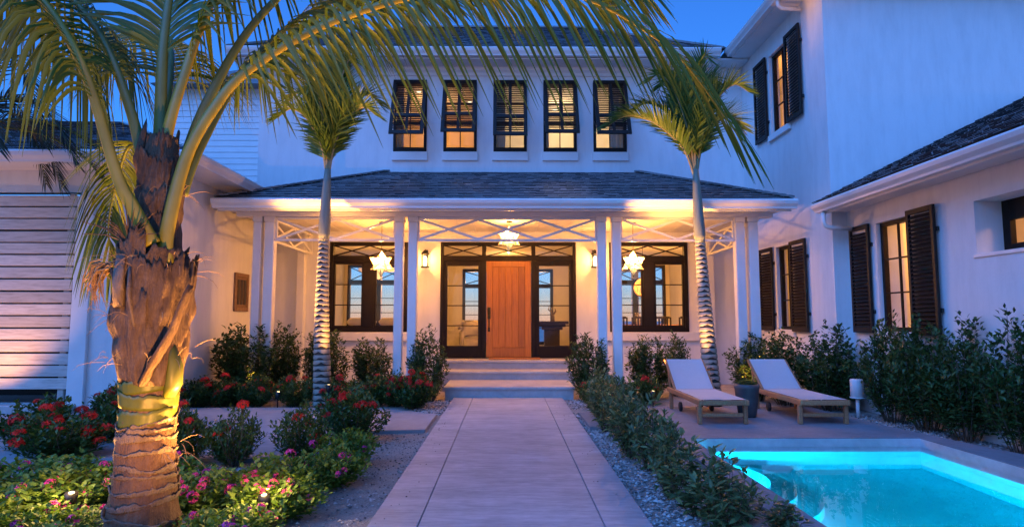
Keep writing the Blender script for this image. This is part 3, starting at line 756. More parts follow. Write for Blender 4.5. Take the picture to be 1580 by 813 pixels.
# ------------------------------------------------------------------ two-storey side wing (right)
XR=5.83; YF=11.0
wing=thing('two_storey_wing','plain white two-storey side wing with a window above a window, both between dark shutters','house wing',(XR,YF,0))
TX=gl_map('x',XR,1)
wl=(12.62,13.36,1.28,3.04); wu=(12.46,13.36,5.52,7.30)
m=MB(); m.wall('x',XR,XR+.22,YF,15.0,-.1,7.9,[wl,wu]); m.build('side_wall',M['stucco'],wing)
m=MB(); m.wall('y',YF,YF+.22,XR+.221,15,-.1,7.9); m.build('front_wall',M['stucco'],wing)
m=MB(); m.box(8.6,8.75,YF+.22,22,-.1,7.8); m.box(XR+.23,8.6,16.5,16.6,-.1,7.8); m.build('inner_wall',M['room'],wing)
m=MB(); m.box(XR+.221,8.6,YF+.22,16.5,.4,FL); m.box(XR+.221,8.6,YF+.22,16.5,3.6,4.5); m.box(XR+.221,8.6,YF+.22,16.5,7.6,7.75); m.build('floor_slab',M['ceiling'],wing)
def side_window(parent,T,h,rows=3,cols=2,depth=.1):
    u0,u1,z0,z1=h
    m=MB(T); ring(m,u0,u1,z0,z1,.06,-.16,-.07,.005,bb=.07)
    win=m.build('window',M['frame'],parent)
    glazed(win,T,u0+.06,u1-.06,z0+.07,z1-.06,cols,rows,-.11)
    m=MB(T); m.box(u0-.06,u1+.06,0.001,.06,z0-.14,z0-.005,.006); m.build('sill',M['paint'],parent)
    return win
side_window(wing,TX,wl); side_window(wing,TX,wu)
shutter(wing,TX,13.45,14.12,1.25,3.06); shutter(wing,TX,11.90,12.56,1.25,3.06,.045)
shutter(wing,TX,13.44,14.08,5.50,7.34); shutter(wing,TX,11.80,12.44,5.50,7.34,.045)
# lit shelves seen in the lower window
sh=MB(); 
for z in (1.3,1.7,2.1,2.5): sh.box(8.25,8.59,13.0,16.2,z,z+.03)
for i in range(14): sh.box(8.35,8.42,13.1+i*.2,13.16+i*.2,1.73,1.73+.14+.06*(i%3)); 
sh.build('shelf',M['darkwood'],wing)
point('wing_lamp_lower',(7.2,14.0,3.1),3.6,WARM,.15); point('wing_lamp_upper',(7.2,14.0,7.0),3.6,WARM,.15)
# eave
m=MB(); m.extrude([(5.24,7.95),(5.22,7.92),(5.24,7.86),(5.29,7.80),(5.30,7.77),(5.41,7.77),(5.41,7.95)],'y',10.4,14.42); m.build('gutter',M['paint'],wing)
m=MB(); m.box(5.41,XR,10.45,14.42,7.74,7.77); m.box(5.41,15,10.45,YF,7.741,7.769); m.build('soffit',M['paint'],wing)
m=MB(); m.extrude([(10.36,7.95),(10.34,7.92),(10.36,7.86),(10.41,7.80),(10.42,7.77),(10.45,7.77),(10.45,7.95)],'x',5.24,15); m.build('front_gutter',M['paint'],wing)
m=MB(); A=(5.3,10.4,7.97);B=(15,10.4,7.97);C=(15,19,7.97);D=(5.3,19,7.97);P_=(9.6,14.7,10.1);Q=(11,14.7,10.1)
m.add([A,B,C,D,P_,Q],[(0,1,5,4),(1,2,5),(2,3,4,5),(3,0,4),(3,2,1,0)]); m.build('roof',M['shingle'],wing)
m=MB(); m.tube([(5.35,11.75,7.77),(5.35,11.75,7.66),(5.42,11.75,7.60),(5.80,11.75,7.58)],.035,10); m.build('downpipe',M['paint'],wing,True)

# ------------------------------------------------------------------ single-storey wing (right, nearer)
XL=6.1
low=thing('single_storey_wing','low white wing with large dark louvred shutters and shingled roof beside the pool','house wing',(XL,8,0))
TL=gl_map('x',XL,1)
lw=(9.30,10.15,1.30,3.07); rec=(6.35,7.98,2.34,3.03)
m=MB(); m.wall('x',XL,XL+.45,1.0,YF-.003,-.1,3.52,[lw,rec]); m.build('side_wall',M['stucco'],low)
m=MB(); m.box(8.7,8.85,1,YF-.003,-.1,4.8); m.box(XL+.451,8.7,8.85,8.95,-.1,3.5); m.build('inner_wall',M['room'],low)
m=MB(); m.box(XL+.451,8.7,1,YF-.003,.4,FL); m.box(XL+.451,8.7,1,YF-.003,3.5,3.6); m.build('floor_slab',M['ceiling'],low)
side_window(low,TL,lw)
shutter(low,TL,10.27,10.84,1.27,3.09,.03,.055,.062); shutter(low,TL,8.64,9.24,1.27,3.12,.05,.06,.062)
m=MB(TL); m.box(6.3,8.02,.001,.02,2.29,2.335,.004); m.build('sill',M['paint'],low)
m=MB(TL); ring(m,6.35,7.98,2.34,3.03,.12,-.44,-.36,.004,bt=.26); w2=m.build('window',M['frame'],low); pane(w2,TL,6.47,7.86,2.46,2.77,-.40)
hr=MB(); hr.tube([(7.1,9.35,1.55),(7.1,10.6,2.55)],.035,10); hr.build('stair_handrail',M['teak'],low,True)
point('low_wing_lamp',(7.4,9.9,3.2),3.0,WARM,.15); point('low_wing_lamp',(7.6,7.0,3.2),2,WARM,.15)
gp=[(5.44,3.53),(5.42,3.50),(5.44,3.45),(5.49,3.40),(5.50,3.37),(5.60,3.37),(5.60,3.53)]
m=MB(); m.extrude(gp,'y',1.0,10.94); m.build('gutter',M['paint'],low)
m=MB(); m.box(5.60,5.63,1.0,10.94,3.34,3.53); m.build('fascia',M['paint'],low)
m=MB(); m.box(5.631,XL,1.0,10.94,3.40,3.42); m.build('soffit',M['paint'],low)
m=MB(); sl=.495; x0,z0=5.47,3.55; x1=9.6; z1=z0+(x1-x0)*sl
m.add([(x0,1.0,z0),(x0,10.95,z0),(x1,10.95,z1),(x1,1.0,z1),(x0,1.0,z0-.02),(x0,10.95,z0-.02),(x1,10.95,z1-.3),(x1,1.0,z1-.3)],[(0,1,2,3),(7,6,5,4),(0,4,5,1),(1,5,6,2),(2,6,7,3),(3,7,4,0)])
lr=m.build('roof',M['deckwood'],low)
u=Vector((x1-x0,0,z1-z0)); L=u.length
shingles(lr,(x0,10.94,z0),(x0,3.0,z0),u,L,lambda v:0,lambda v:7.9,.21,21)
m=MB(); m.tube([(5.55,10.75,3.38),(5.55,10.75,3.2),(5.58,10.75,3.12),(5.66,10.75,3.09),(6.09,10.75,3.07)],.04,10); m.build('downpipe',M['paint'],low,True)

# ------------------------------------------------------------------ garage wing (left)
gar=thing('garage_wing','low white stucco wing with shingled roof behind the coconut palm','house wing',(-5.63,10.4,0))
m=MB(); m.wall('y',10.4,10.6,-14,-5.63,-.1,4.05,[(-12,-7.18,.12,3.62)]); m.build('front_wall',M['stucco'],gar)
m=MB(); m.wall('x',-5.85,-5.63,10.6,14.998,-.1,4.05); m.build('side_wall',M['stucco'],gar)
m=MB(); m.box(-14,-5.86,13.0,13.1,-.1,4.0); m.build('inner_wall',M['black'],gar)  # black backing wall, its colour stands in for the dark behind the gate
box_part('gate_jamb',M['paint'],gar,-7.18,-6.90,10.33,10.399,-.05,3.55,.008)
box_part('plinth',M['step'],gar,-12,-7.0,10.2,10.398,-.08,.12,.02)
m=MB(); A=(-5.0,9.72,4.16);B=(-14,9.72,4.16);C=(-14,20.0,4.16);D=(-5.0,20.0,4.16);P_=(-9.5,14.8,6.3);Q=(-10,14.8,6.3)
D=(-5.0,14.95,4.16); 
m.add([A,B,(-14,14.95,6.3),(-9.5,14.95,6.3),D],[(0,1,2,3),(0,3,4),(0,4,3,2,1)]); grf=m.build('roof',M['deckwood'],gar)
uv=Vector((0,14.95-9.72,2.14)); L=uv.length
shingles(grf,(-14,9.72,4.16),(-5.0,9.72,4.16),uv,L,lambda v:2.0,lambda v:9.0-4.5*v/L,.21,31)
gp=[(9.63,4.15),(9.61,4.12),(9.63,4.06),(9.68,4.0),(9.69,3.97),(9.78,3.97),(9.78,4.15)]
m=MB(); m.extrude(gp,'x',-14,-4.91); m.build('front_gutter',M['paint'],gar)
gp=[(-4.91,4.15),(-4.89,4.12),(-4.91,4.06),(-4.96,4.0),(-4.97,3.97),(-5.08,3.97),(-5.08,4.15)]
m=MB(); m.extrude(gp,'y',9.781,14.95); m.build('side_gutter',M['paint'],gar)
m=MB(); m.box(-14,-5.081,9.785,10.399,4.0,4.03); m.box(-5.629,-5.081,10.399,14.95,4.0,4.03); m.build('soffit',M['paint'],gar)

gate=thing('slatted_gate','weathered grey gate of wide horizontal boards in the low left wing','gate',(-9,10.42,.35))
rg=random.Random(5); z=.36
while z<3.55:
    h=.176; b=MB(); dz=rg.uniform(-.004,.004); b.box(-11.9+rg.uniform(-.02,.02),-7.185,10.34+rg.uniform(-.006,.006),10.372,z+dz,z+h+dz,.005); b.build('board',M['greywood'],gate); z+=.2015
for x in (-11.5,-9.4,-7.3):
    box_part('gate_post',M['greywood'],gate,x-.05,x+.05,10.375,10.42,.14,3.6,.005)

# clapboard storey behind
cl=thing('clapboard_house','white clapboard upper storey rising behind the low left wing','house',(-8.5,17.2,0))
m=MB(); m.box(-9.4,-6.3,17.25,21,-.05,8.0); m.build('core_wall',M['paint'],cl)
z=4.3
while z<7.95:
    b=MB(); b.extrude([(17.249,z),(17.222,z),(17.236,z+.166),(17.249,z+.166)],'x',-9.42,-6.6); b.build('board',M['paint'],cl); z+=.17
box_part('corner_board',M['paint'],cl,-6.598,-6.46,17.2,17.3,4.0,8.0,.004)
m=MB(); m.add([(-9.9,16.8,8.0),(-6.2,16.8,8.0),(-6.2,21.5,8.0),(-9.9,21.5,8.0),(-8,19.1,9.4)],[(0,1,4),(1,2,4),(2,3,4),(3,0,4),(3,2,1,0)]); m.build('roof',M['shingle'],cl)

# carved panel on the porch side wall
cp=thing('carved_panel','small carved dark wooden panel hung on the porch side wall','wall panel',(-5.62,13.2,1.65))
xs=-5.629; y0,y1,z0,z1=12.86,13.54,1.66,2.46
Tc=lambda u,w,z:(xs+w,u,z)
m=MB(Tc); ring(m,y0,y1,z0,z1,.09,.001,.04,.008); m.build('panel_frame',M['carved'],cp)
m=MB(Tc); m.box(y0+.09,y1-.09,.002,.02,z0+.09,z1-.09); m.build('panel_board',M['carved'],cp)
for i in range(3):
    m=MB(Tc); a=y0+.13+i*.155
    m.box(a,a+.11,.0205,.034,z0+.14,z1-.14,.012); m.lathe([(.001,0),(.001,0)],0,0,3); m.build('carved_boss',M['darkwood'],cp)

# ------------------------------------------------------------------ indoors
def armchair(loc,rz,label):
    t=thing('armchair',label,'armchair',(0,0,0))
    m=MB(); m.box(-.42,.42,-.4,.4,.06,.42,.05); m.build('seat_base',M['slip'],t,True)
    m=MB(); m.box(-.42,.42,.22,.45,.40,.9,.08); m.build('backrest',M['slip'],t,True)
    for s in (-1,1): m=MB(); m.box(s*.44-.1,s*.44+.1,-.4,.42,.06,.64,.06); m.build('armrest',M['slip'],t,True)
    m=MB(); m.box(-.3,.3,-.1,.2,.5,.78,.08); m.build('cushion',M['cushion'],t,True)
    t.location=loc; t.rotation_euler=(0,0,rz)
armchair((-1.28,17.9,FL),-2.2,'cream slipcovered armchair seen through the sidelight left of the door')
t=thing('console_table','tall dark pedestal console seen through the sidelight right of the door','table',(1.28,17.6,FL))
m=MB(); m.box(.82,1.72,17.35,17.85,1.36,1.44,.01); m.build('table_top',M['darkwood'],t)
m=MB(); m.box(.9,1.64,17.4,17.8,1.28,1.359,.01); m.box(.98,1.56,17.44,17.76,1.2,1.279,.01); m.build('corbel',M['darkwood'],t)
m=MB(); m.box(1.05,1.48,17.47,17.73,FL,1.199,.01); m.build('pedestal',M['darkwood'],t)
t=thing('twig_sculpture','dark branching sculpture standing on the tall pedestal console','sculpture',(1.3,17.6,1.44))
m=MB(); m.tube([(1.3,17.6,1.441),(1.31,17.6,1.56),(1.26,17.6,1.7),(1.29,17.6,1.85)],[.05,.035,.03,.012],8); m.tube([(1.3,17.6,1.6),(1.38,17.6,1.72),(1.36,17.6,1.8)],[.03,.022,.01],8); m.tube([(1.27,17.6,1.68),(1.18,17.6,1.76),(1.2,17.6,1.88)],[.02,.016,.008],8); m.build('branch',M['carved'],t,True)
for x,lab in ((-3.78,'woven chair with rolled pale cushion behind the window by the ringed palm trunk'),(-2.95,'woven chair with rolled pale cushion behind the window half hidden by the columns')):
    t=thing('woven_chair',lab,'chair',(x,16.6,FL))
    m=MB(); m.box(x-.36,x+.36,16.3,16.9,FL+.25,FL+.4,.04); m.build('seat',M['wicker'],t)
    for i in range(6): box_part('back_slat',M['wicker'],t,x-.34+i*.122,x-.34+i*.122+.075,16.3,16.34,FL+.4,FL+.8,.01)
    m=MB(); m.tube([(x-.37,16.32,FL+.83),(x-.3,16.32,FL+.86),(x+.3,16.32,FL+.86),(x+.37,16.32,FL+.83)],[.05,.1,.1,.05],12); m.build('cushion_roll',M['cushion'],t,True)
    for a in (-.32,.32):
        for b in (16.34,16.84): box_part('leg',M['wicker'],t,x+a-.03,x+a+.03,b-.03,b+.03,FL,FL+.249,.005)
t=thing('dining_table','long dark dining table behind the window by the loungers','table',(4.2,18.0,FL))
box_part('table_top',M['teak'],t,3.0,5.4,17.6,18.5,FL+.72,FL+.77,.01)
for a in (3.15,5.25):
    for b in (17.7,18.4): box_part('leg',M['darkwood'],t,a-.04,a+.04,b-.04,b+.04,FL,FL+.719,.005)
for i,x in enumerate((3.1,3.65,4.3,4.95)):
    t=thing('dining_chair',('last','third','second','first')[i]+' dark slat-backed dining chair counted from the sconce wall','chair',(x,17.35,FL),0,'dining chairs behind the window')
    box_part('seat',M['darkwood'],t,x-.22,x+.22,17.15,17.58,FL+.44,FL+.48,.01)
    for s in (-1,1):
        box_part('back_post',M['darkwood'],t,x+s*.2-.02,x+s*.2+.02,17.12,17.16,FL+.0,FL+.98,.005)
        box_part('leg',M['darkwood'],t,x+s*.2-.02,x+s*.2+.02,17.54,17.58,FL,FL+.44,.005)
    for k in range(4): box_part('back_slat',M['darkwood'],t,x-.135+k*.075,x-.135+k*.075+.045,17.13,17.15,FL+.55,FL+.94,.003)
    box_part('top_rail',M['darkwood'],t,x-.18,x+.18,17.12,17.16,FL+.941,FL+1.0,.005)
t=thing('globe_pendant','large round woven globe lamp hanging over the dining table','pendant lamp',(3.95,18.0,2.35))
m=MB()
for k in range(18):
    a=math.pi*k/18
    m.tube([(3.95+.27*math.cos(q)*math.cos(a),18+.27*math.cos(q)*math.sin(a),2.4+.27*math.sin(q)) for q in [2*math.pi*i/20 for i in range(21)]],.008,4,False)
for k in range(-4,5):
    zz=.27*k/5; rr=(.27**2-zz*zz)**.5; m.tube([(3.95+rr*math.cos(q),18+rr*math.sin(q),2.4+zz) for q in [2*math.pi*i/20 for i in range(21)]],.006,4,False)
m.build('woven_shade',M['rattan'],t)
m=MB(); m.lathe([(.02,2.3),(.05,2.34),(.06,2.4),(.03,2.47)],3.95,18,12); m.build('bulb',M['downlight'],t,True)
m=MB(); m.tube([(3.95,18,2.67),(3.95,18,3.72)],.008,6); m.build('cord',M['black'],t)
point('globe_light',(3.95,18,2.5),4,WARM,.08,t)
t=thing('sconce_lamp','small lit swing-arm sconce on the dining room side wall','wall lamp',(5.8,18.6,2.6))
m=MB(); m.tube([(5.88,18.6,2.62),(5.6,18.5,2.62),(5.5,18.45,2.58)],.012,6); m.build('arm',M['black'],t)
m=MB(); m.lathe([(.02,2.44),(.06,2.45),(.07,2.52),(.02,2.58)],5.5,18.45,12); m.build('bulb',M['bulb'],t,True)
point('sconce_light',(5.5,18.4,2.35),3,WARM,.06,t)
t=thing('flower_vase','small vase of pale flowers on the dining table indoors','vase',(3.75,17.8,FL+.77))
m=MB(); m.lathe([(.04,FL+.771),(.07,FL+.84),(.06,FL+.93),(.035,FL+.97)],3.75,17.8,14); m.build('vase',M['whitecer'],t,True)
m=MB(); rv=random.Random(2)
for _ in range(30):
    p=Vector((3.75+rv.gauss(0,.07),17.8+rv.gauss(0,.07),FL+1.06+rv.gauss(0,.04))); s=.03
    m.add([p+Vector((rv.uniform(-s,s),rv.uniform(-s,s),rv.uniform(-s,s))) for _ in range(4)],[(0,1,2),(0,2,3)])
m.build('bouquet',M['cushion'],t)

# ------------------------------------------------------------------ loungers and pool-side things
def lounger(label,x0):
    t=thing('sun_lounger',label,'sun lounger',(x0,8.98,0),0,'teak sun loungers on the pool deck')
    W=.72
    def bx(n,mat,p,*a,c=.008):
        m=MB(); m.box(*a,c); me=m.mesh(n,mat); return link(n,me,p)
    for s in (0,1):
        x=0 if s==0 else W-.045
        bx('side_rail',M['teak'],t,x,x+.045,.0,1.78,.27,.345)
    bx('foot_rail',M['teak'],t,.046,W-.046,.0,.045,.272,.343); bx('cross_rail',M['teak'],t,.046,W-.046,1.0,1.045,.272,.33); bx('head_rail',M['teak'],t,.046,W-.046,1.73,1.775,.272,.343)
    for (x,y) in ((.0,.06),(W-.06,.06)): bx('leg',M['teak'],t,x+.001,x+.059,y,y+.065,0,.269)
    for (x,y) in ((.0,1.6),(W-.06,1.6)): bx('leg',M['teak'],t,x+.001,x+.059,y,y+.065,0 if x==0 else .0,.269)
    bx('stretcher',M['teak'],t,.062,W-.062,.075,.105,.10,.155)
    for x in (.09,W-.12):
        m=MB(); m.tube([(x,1.35,.075),(x+.03,1.35,.075)],.075,16); link('wheel',m.mesh('wheel',M['rubber'],True),t)
    m=MB(); n=14; hy=1.40
    for j in range(n+1):
        y=.02+(hy-.03)*j/n; sag=.018*math.sin(math.pi*j/n)
        for i in range(7):
            u=i/6; m.v.append((.035+(W-.07)*u,y,.353-sag*math.sin(math.pi*u)))
    for j in range(n):
        for i in range(6): a=j*7+i; m.f.append((a,a+1,a+8,a+7))
    link('seat_sling',m.mesh('seat_sling',M['sling'],True),t)
    a=R(37); L=.76
    bp=lambda u,o,s:(u,hy+math.cos(a)*s-math.sin(a)*o,.33+math.sin(a)*s+math.cos(a)*o)
    m=MB(bp); m.box(.02,.06,-.02,.02,0,L,.006); m.box(W-.06,W-.02,-.02,.02,0,L,.006); m.box(.06,W-.06,-.018,.018,L-.04,L-.002,.006)
    br=link('backrest_frame',m.mesh('backrest_frame',M['teak']),t)
    m=MB(bp)
    for j in range(11):
        for i in range(7):
            u=i/6; s=.01+(L-.02)*j/10; p=bp(.055+(W-.11)*u,.024-.02*math.sin(math.pi*u)*math.sin(math.pi*j/10),s); m.v.append(p)
    for j in range(10):
        for i in range(6): q=j*7+i; m.f.append((q,q+1,q+8,q+7))
    link('back_sling',m.mesh('back_sling',M['sling'],True),br)
    m=MB(bp); 
    for u in (.085,W-.085): m.box(u-.006,u+.006,.0265,.030,.02,L-.02)
    link('seam',m.mesh('seam',M['sling']),br)
    m=MB(); m.bar((.05,hy+.45,.62),(.05,1.76,.31),.03,.03); m.bar((W-.05,hy+.45,.62),(W-.05,1.76,.31),.03,.03); link('back_prop',m.mesh('back_prop',M['teak']),t)
lounger('teak lounger with pale sling near the ringed palm trunk, left of the grey pot',2.74)
lounger('teak lounger with pale sling right of the grey pot, next to the shutters wall',4.19)
pt=thing('plant_pot','dark grey round tapered pot between the two loungers','pot',(3.72,9.75,0))
m=MB(); m.lathe([(.12,0),(.135,.02),(.165,.25),(.18,.42),(.187,.44),(.187,.50),(.165,.50),(.155,.44)],3.72,9.75,28); m.build('pot_body',M['pot'],pt,True)
m=MB(); m.lathe([(.001,.445),(.154,.445)],3.72,9.75,28,False); m.build('potting_soil',M['soil'],pt)
gl=thing('garden_bollard','white cylinder garden lamp head on a dark post behind the lounger foot','garden lamp',(5.55,9.95,-.05))
m=MB(); m.tube([(5.55,9.95,-.05),(5.55,9.95,.27)],.03,10); m.build('post',M['whitecer'],gl,True)
m=MB(); m.lathe([(.085,.27),(.1,.28),(.1,.53),(.093,.55),(.075,.55)],5.55,9.95,22); m.build('lamp_head',M['whitecer'],gl,True)
m=MB(); m.lathe([(.11,.255),(.11,.269)],5.55,9.95,22); m.build('drip_plate',M['whitecer'],gl,True)
# ------------------------------------------------------------------ palms
def catmull(P,n):
    P=[Vector(p) for p in P]; out=[]; k=len(P)-1
    for i in range(n+1):
        t=i/n*k; j=min(int(t),k-1); f=t-j
        p0=P[max(j-1,0)];p1=P[j];p2=P[j+1];p3=P[min(j+2,k)]
        out.append(.5*((2*p1)+(-p0+p2)*f+(2*p0-5*p1+4*p2-p3)*f*f+(-p0+3*p1-3*p2+p3)*f**3))
    return out
def leaflet(m,base,dirv,T,length,width,droop,wind,r,nseg=7):
    d=dirv.normalized(); p=base.copy(); step=length/nseg; vs=[]
    tw=r.uniform(-.5,.5)
    for i in range(nseg+1):
        s=i/nseg; w=width*(.55+.45*math.sin(min(1,s*3.2)*math.pi/2))*(1-s**2.2)*.5+.0008
        b=T-d*T.dot(d)
        if b.length<1e-3: b=Vector((1,0,0))-d*d.x
        b.normalize(); n=d.cross(b)
        b2=(b*math.cos(tw*s)+n*math.sin(tw*s)); n2=d.cross(b2)
        vs+= [p-b2*w+n2*(w*.35),p.copy(),p+b2*w+n2*(w*.35)]
        p=p+d*step
        d=(d+Vector((wind[0],wind[1],-1.0+wind[2]))*(droop*(1.9 if s<.3 else .45))*step).normalized()
    fs=[]
    for i in range(nseg):
        a=i*3; fs+=[(a,a+1,a+4,a+3),(a+1,a+2,a+5,a+4)]
    m.add(vs,fs)
def frond(parent,P,r,rad0,n,len0,width,droop,mat,rmat,start=.25,wind=(0,0,0),vee=.25,fwd=.55,single=False,flatten=.55,lenprof=None,upref=None,tipw=.004):
    """one palm frond: rachis part, leaflets as sub-parts (or one foliage sub-part)"""
    pts=catmull(P,46); rad=[rad0*(1-.93*(i/46)**.75)+tipw for i in range(47)]
    m=MB(); m.tube(pts,rad,8,True,flatten,(0,1,0)); fr=m.build('frond',rmat,parent,True)
    bulk=MB()
    cum=[0]
    for i in range(46): cum.append(cum[-1]+(pts[i+1]-pts[i]).length)
    tot=cum[-1]
    for k in range(n):
        f=start+(1-start)*(k+.5)/n; target=f*tot; i=0
        while i<45 and cum[i+1]<target: i+=1
        q=(target-cum[i])/max(1e-6,cum[i+1]-cum[i]); b=pts[i].lerp(pts[i+1],q); T=(pts[i+1]-pts[i]).normalized()
        ur=Vector(upref) if upref else Vector((0,0,1))
        Lt=T.cross(ur)
        if Lt.length<.15: Lt=T.cross(Vector((0,-1,.2)))
        Lt.normalize(); N=Lt.cross(T).normalized()
        if N.z<0 and not upref: N=-N
        g=(f-start)/(1-start)
        ln=len0*((.45+.55*math.sin(min(1,g*3)*math.pi/2))*(1-.62*max(0,g-.45)/.55))
        for s in (-1,1):
            dv=Lt*s*(1.0-.55*g)+T*(fwd+.55*g+r.uniform(-.12,.12))+N*(vee+r.uniform(-.12,.12))
            tgt=MB() if single else bulk
            leaflet(tgt,b+Lt*s*rad[i]*.6,dv,T,ln*r.uniform(.85,1.1),width*(1-.4*g)*r.uniform(.85,1.1),droop*r.uniform(.75,1.3),wind,r)
            if single: tgt.build('leaflet',mat,fr,True)
    if not single:
        o=bulk.build('frond_foliage',mat,fr,True); o['kind']='stuff'
    return fr

# --- coconut palm close by
r=random.Random(12)
coco=thing('coconut_palm','large young coconut palm with ragged fibrous trunk in the flower bed beside the path','palm tree',(-2.48,4.4,-.05))
bx,by=-2.48,4.4
def trunk_layer(m,z0,z1,r0,r1,tilt=(0,0),n=28,jag=0,rough=.012,a0=0,a1=2*math.pi,cx=None,rows=6,thick=0,seed=0,bulge=0,curl=0):
    cx=bx if cx is None else cx; vs=[]; fs=[]; closed=abs(a1-a0-2*math.pi)<1e-4; cnt=n if closed else n+1
    for i in range(rows+1):
        s=i/rows
        for k in range(cnt):
            a=a0+(a1-a0)*k/n; ca,sa=math.cos(a),math.sin(a); ra=r0+(r1-r0)*s+bulge*math.sin(math.pi*s)
            zz=z0+(z1-z0)*s
            ra+=rough*(noise.noise(Vector((ca*2.2,sa*2.2,zz*5+seed)))*1.6+noise.noise(Vector((ca*7,sa*7,zz*9+seed)))*.7)
            z=zz+tilt[0]*ca*ra+tilt[1]*sa*ra
            if jag:
                e=noise.noise(Vector((ca*1.6,sa*1.6,seed*3.1)))*1.3+noise.noise(Vector((ca*6,sa*6,seed*1.7)))*.55+noise.noise(Vector((ca*22,sa*22,seed)))*.4
                z+=jag*e*s*s; ra+=curl*s**4*(.6+e)
            vs.append((cx+ca*ra,by+sa*ra,z))
    for i in range(rows):
        for k in range(n):
            k2=(k+1)%cnt; fs.append((i*cnt+k,i*cnt+k2,(i+1)*cnt+k2,(i+1)*cnt+k))
    m.add(vs,fs)
rz=lambda z:.245-.072*min(1,max(0,z)/.85)-.015*math.sin(min(1,max(0,z)/.85)*3.14)
m=MB(); trunk_layer(m,-.05,.82,rz(0),rz(.82),n=72,rough=.010,rows=40,seed=2,bulge=-.012); trunk_layer(m,.82,1.3,rz(.82),.17,n=72,rough=.006,rows=8,seed=2)
m.lathe([(.17,1.3),(.15,1.9),(.14,2.4),(.10,2.8)],bx,by,28); core=m.build('trunk',M['bark'],coco,True)
for i,zc in enumerate((.07,.17,.27,.36,.44,.52,.60,.67,.74,.80)):
    m=MB(); h=r.uniform(.010,.026); trunk_layer(m,zc-.012,zc+h,rz(zc)+.004,rz(zc)+.011,(r.uniform(-.16,.16),r.uniform(-.14,.14)),90,.035,.009,seed=i*3+1,rows=3,curl=.006)
    o=m.build('leaf_scar_ring',M['scar'],core,True); sm=o.modifiers.new('thick','SOLIDIFY'); sm.thickness=.010
for i,(z0,z1) in enumerate(((.79,.89),(.905,1.00),(1.01,1.09))):
    m=MB(); trunk_layer(m,z0,z1,.177,.182+.003*i,(.10*(-1)**i,.06),80,.025,.005,seed=40+i,rows=4,curl=.004); o=m.build('green_band',M['greenring'],core,True); sm=o.modifiers.new('thick','SOLIDIFY'); sm.thickness=.008
# bulging sheath layers (lower to upper)
for i,(z0,z1,r0,r1,a0,a1,jag,bl,cu) in enumerate((
    (1.06,1.60,.182,.222,0,2*math.pi,.10,.022,.0),
    (1.14,1.72,.187,.240,R(150),R(290),.16,.03,.02),
    (1.30,1.86,.205,.242,R(-100),R(60),.14,.02,.03),
    (1.50,1.93,.212,.228,R(170),R(285),.12,.015,.04),
    (1.60,1.96,.20,.215,0,2*math.pi,.12,.02,.05),
    (1.80,2.24,.150,.158,R(150),R(330),.08,.015,.01),
    (1.80,2.42,.135,.143,0,2*math.pi,.07,.01,.01),
    (2.15,2.64,.118,.122,R(100),R(350),.09,.012,.015),
    (2.40,2.80,.10,.100,0,2*math.pi,.10,.0,.01))):
    m=MB(); trunk_layer(m,z0,z1,r0,r1,(r.uniform(-.12,.12),r.uniform(-.12,.12)),110,jag,.020,a0,a1,None,14,seed=70+i*2.3,bulge=bl,curl=cu)
    o=m.build('fibre_sheath',M['sheath'],core,True); sm=o.modifiers.new('thick','SOLIDIFY'); sm.thickness=.010
# green boot bulge, split dead petiole, old petiole stubs
m=MB(); m.tube([(bx+.17,by-.06,.98),(bx+.215,by-.09,1.06),(bx+.225,by-.1,1.18),(bx+.20,by-.1,1.32)],[.045,.06,.055,.02],12,True,.6); m.build('green_boot',M['greenring'],core,True)
m=MB(); m.tube([(bx+.06,by-.2,1.06),(bx+.15,by-.22,1.22),(bx+.235,by-.18,1.42),(bx+.30,by-.15,1.66),(bx+.325,by-.14,1.73)],[.035,.05,.042,.034,.026],8,True,.4); m.build('dead_petiole',M['sheath'],core,True)
m=MB(); m.tube([(bx-.10,by-.24,1.58),(bx-.105,by-.25,1.75),(bx-.10,by-.235,1.93)],[.045,.05,.04],10,True,.5); m.tube([(bx+.02,by-.25,1.45),(bx-.02,by-.26,1.66),(bx-.03,by-.24,1.85)],[.012,.035,.03],8,True,.4); m.build('petiole_stub',M['scar'],core,True)
m=MB(); m.tube([(bx-.10,by-.05,2.45),(bx-.115,by-.08,2.62),(bx-.10,by-.06,2.82),(bx-.09,by-.05,2.92)],[.03,.05,.03,.004],10,True,.5); m.build('spathe',M['sheath'],core,True)
# fibres
m=MB()
for i in range(90):
    a=r.uniform(-math.pi,0.3) if r.random()<.8 else r.uniform(0,6.28); z=r.choice((1.9,1.9,1.55,1.8,1.25,.62,2.4)); ra=.27 if z<2 else .17
    if z<1: ra=.25; a=r.uniform(-.7,.1)
    p=Vector((bx+math.cos(a)*ra,by+math.sin(a)*ra,z+r.uniform(-.06,.06))); d=Vector((math.cos(a)+r.uniform(-.6,.6),math.sin(a)+r.uniform(-.6,.6),r.uniform(-.6,.9)))*r.uniform(.02,.06)
    m.tube([p,p+d,p+d*1.9+Vector((0,0,-.02)),p+d*2.5+Vector((r.uniform(-.02,.02),0,-.06))],[.0022,.002,.0015,.0006],3,False)
for i in range(26):   # hanging shredded tuft
    p=Vector((bx-.25+r.uniform(-.05,.02),by-.12+r.uniform(-.05,.05),1.88+r.uniform(-.05,.03)))
    m.tube([p,p+Vector((-.05+r.uniform(-.03,.03),-.02,-.02)),p+Vector((-.07+r.uniform(-.05,.04),-.03,-.12)),p+Vector((-.06+r.uniform(-.06,.06),-.03,-.2-r.random()*.1))],[.007,.008,.005,.001],4,False)
o=m.build('trunk_fibre',M['fibre'],core); o['kind']='stuff'
m=MB()
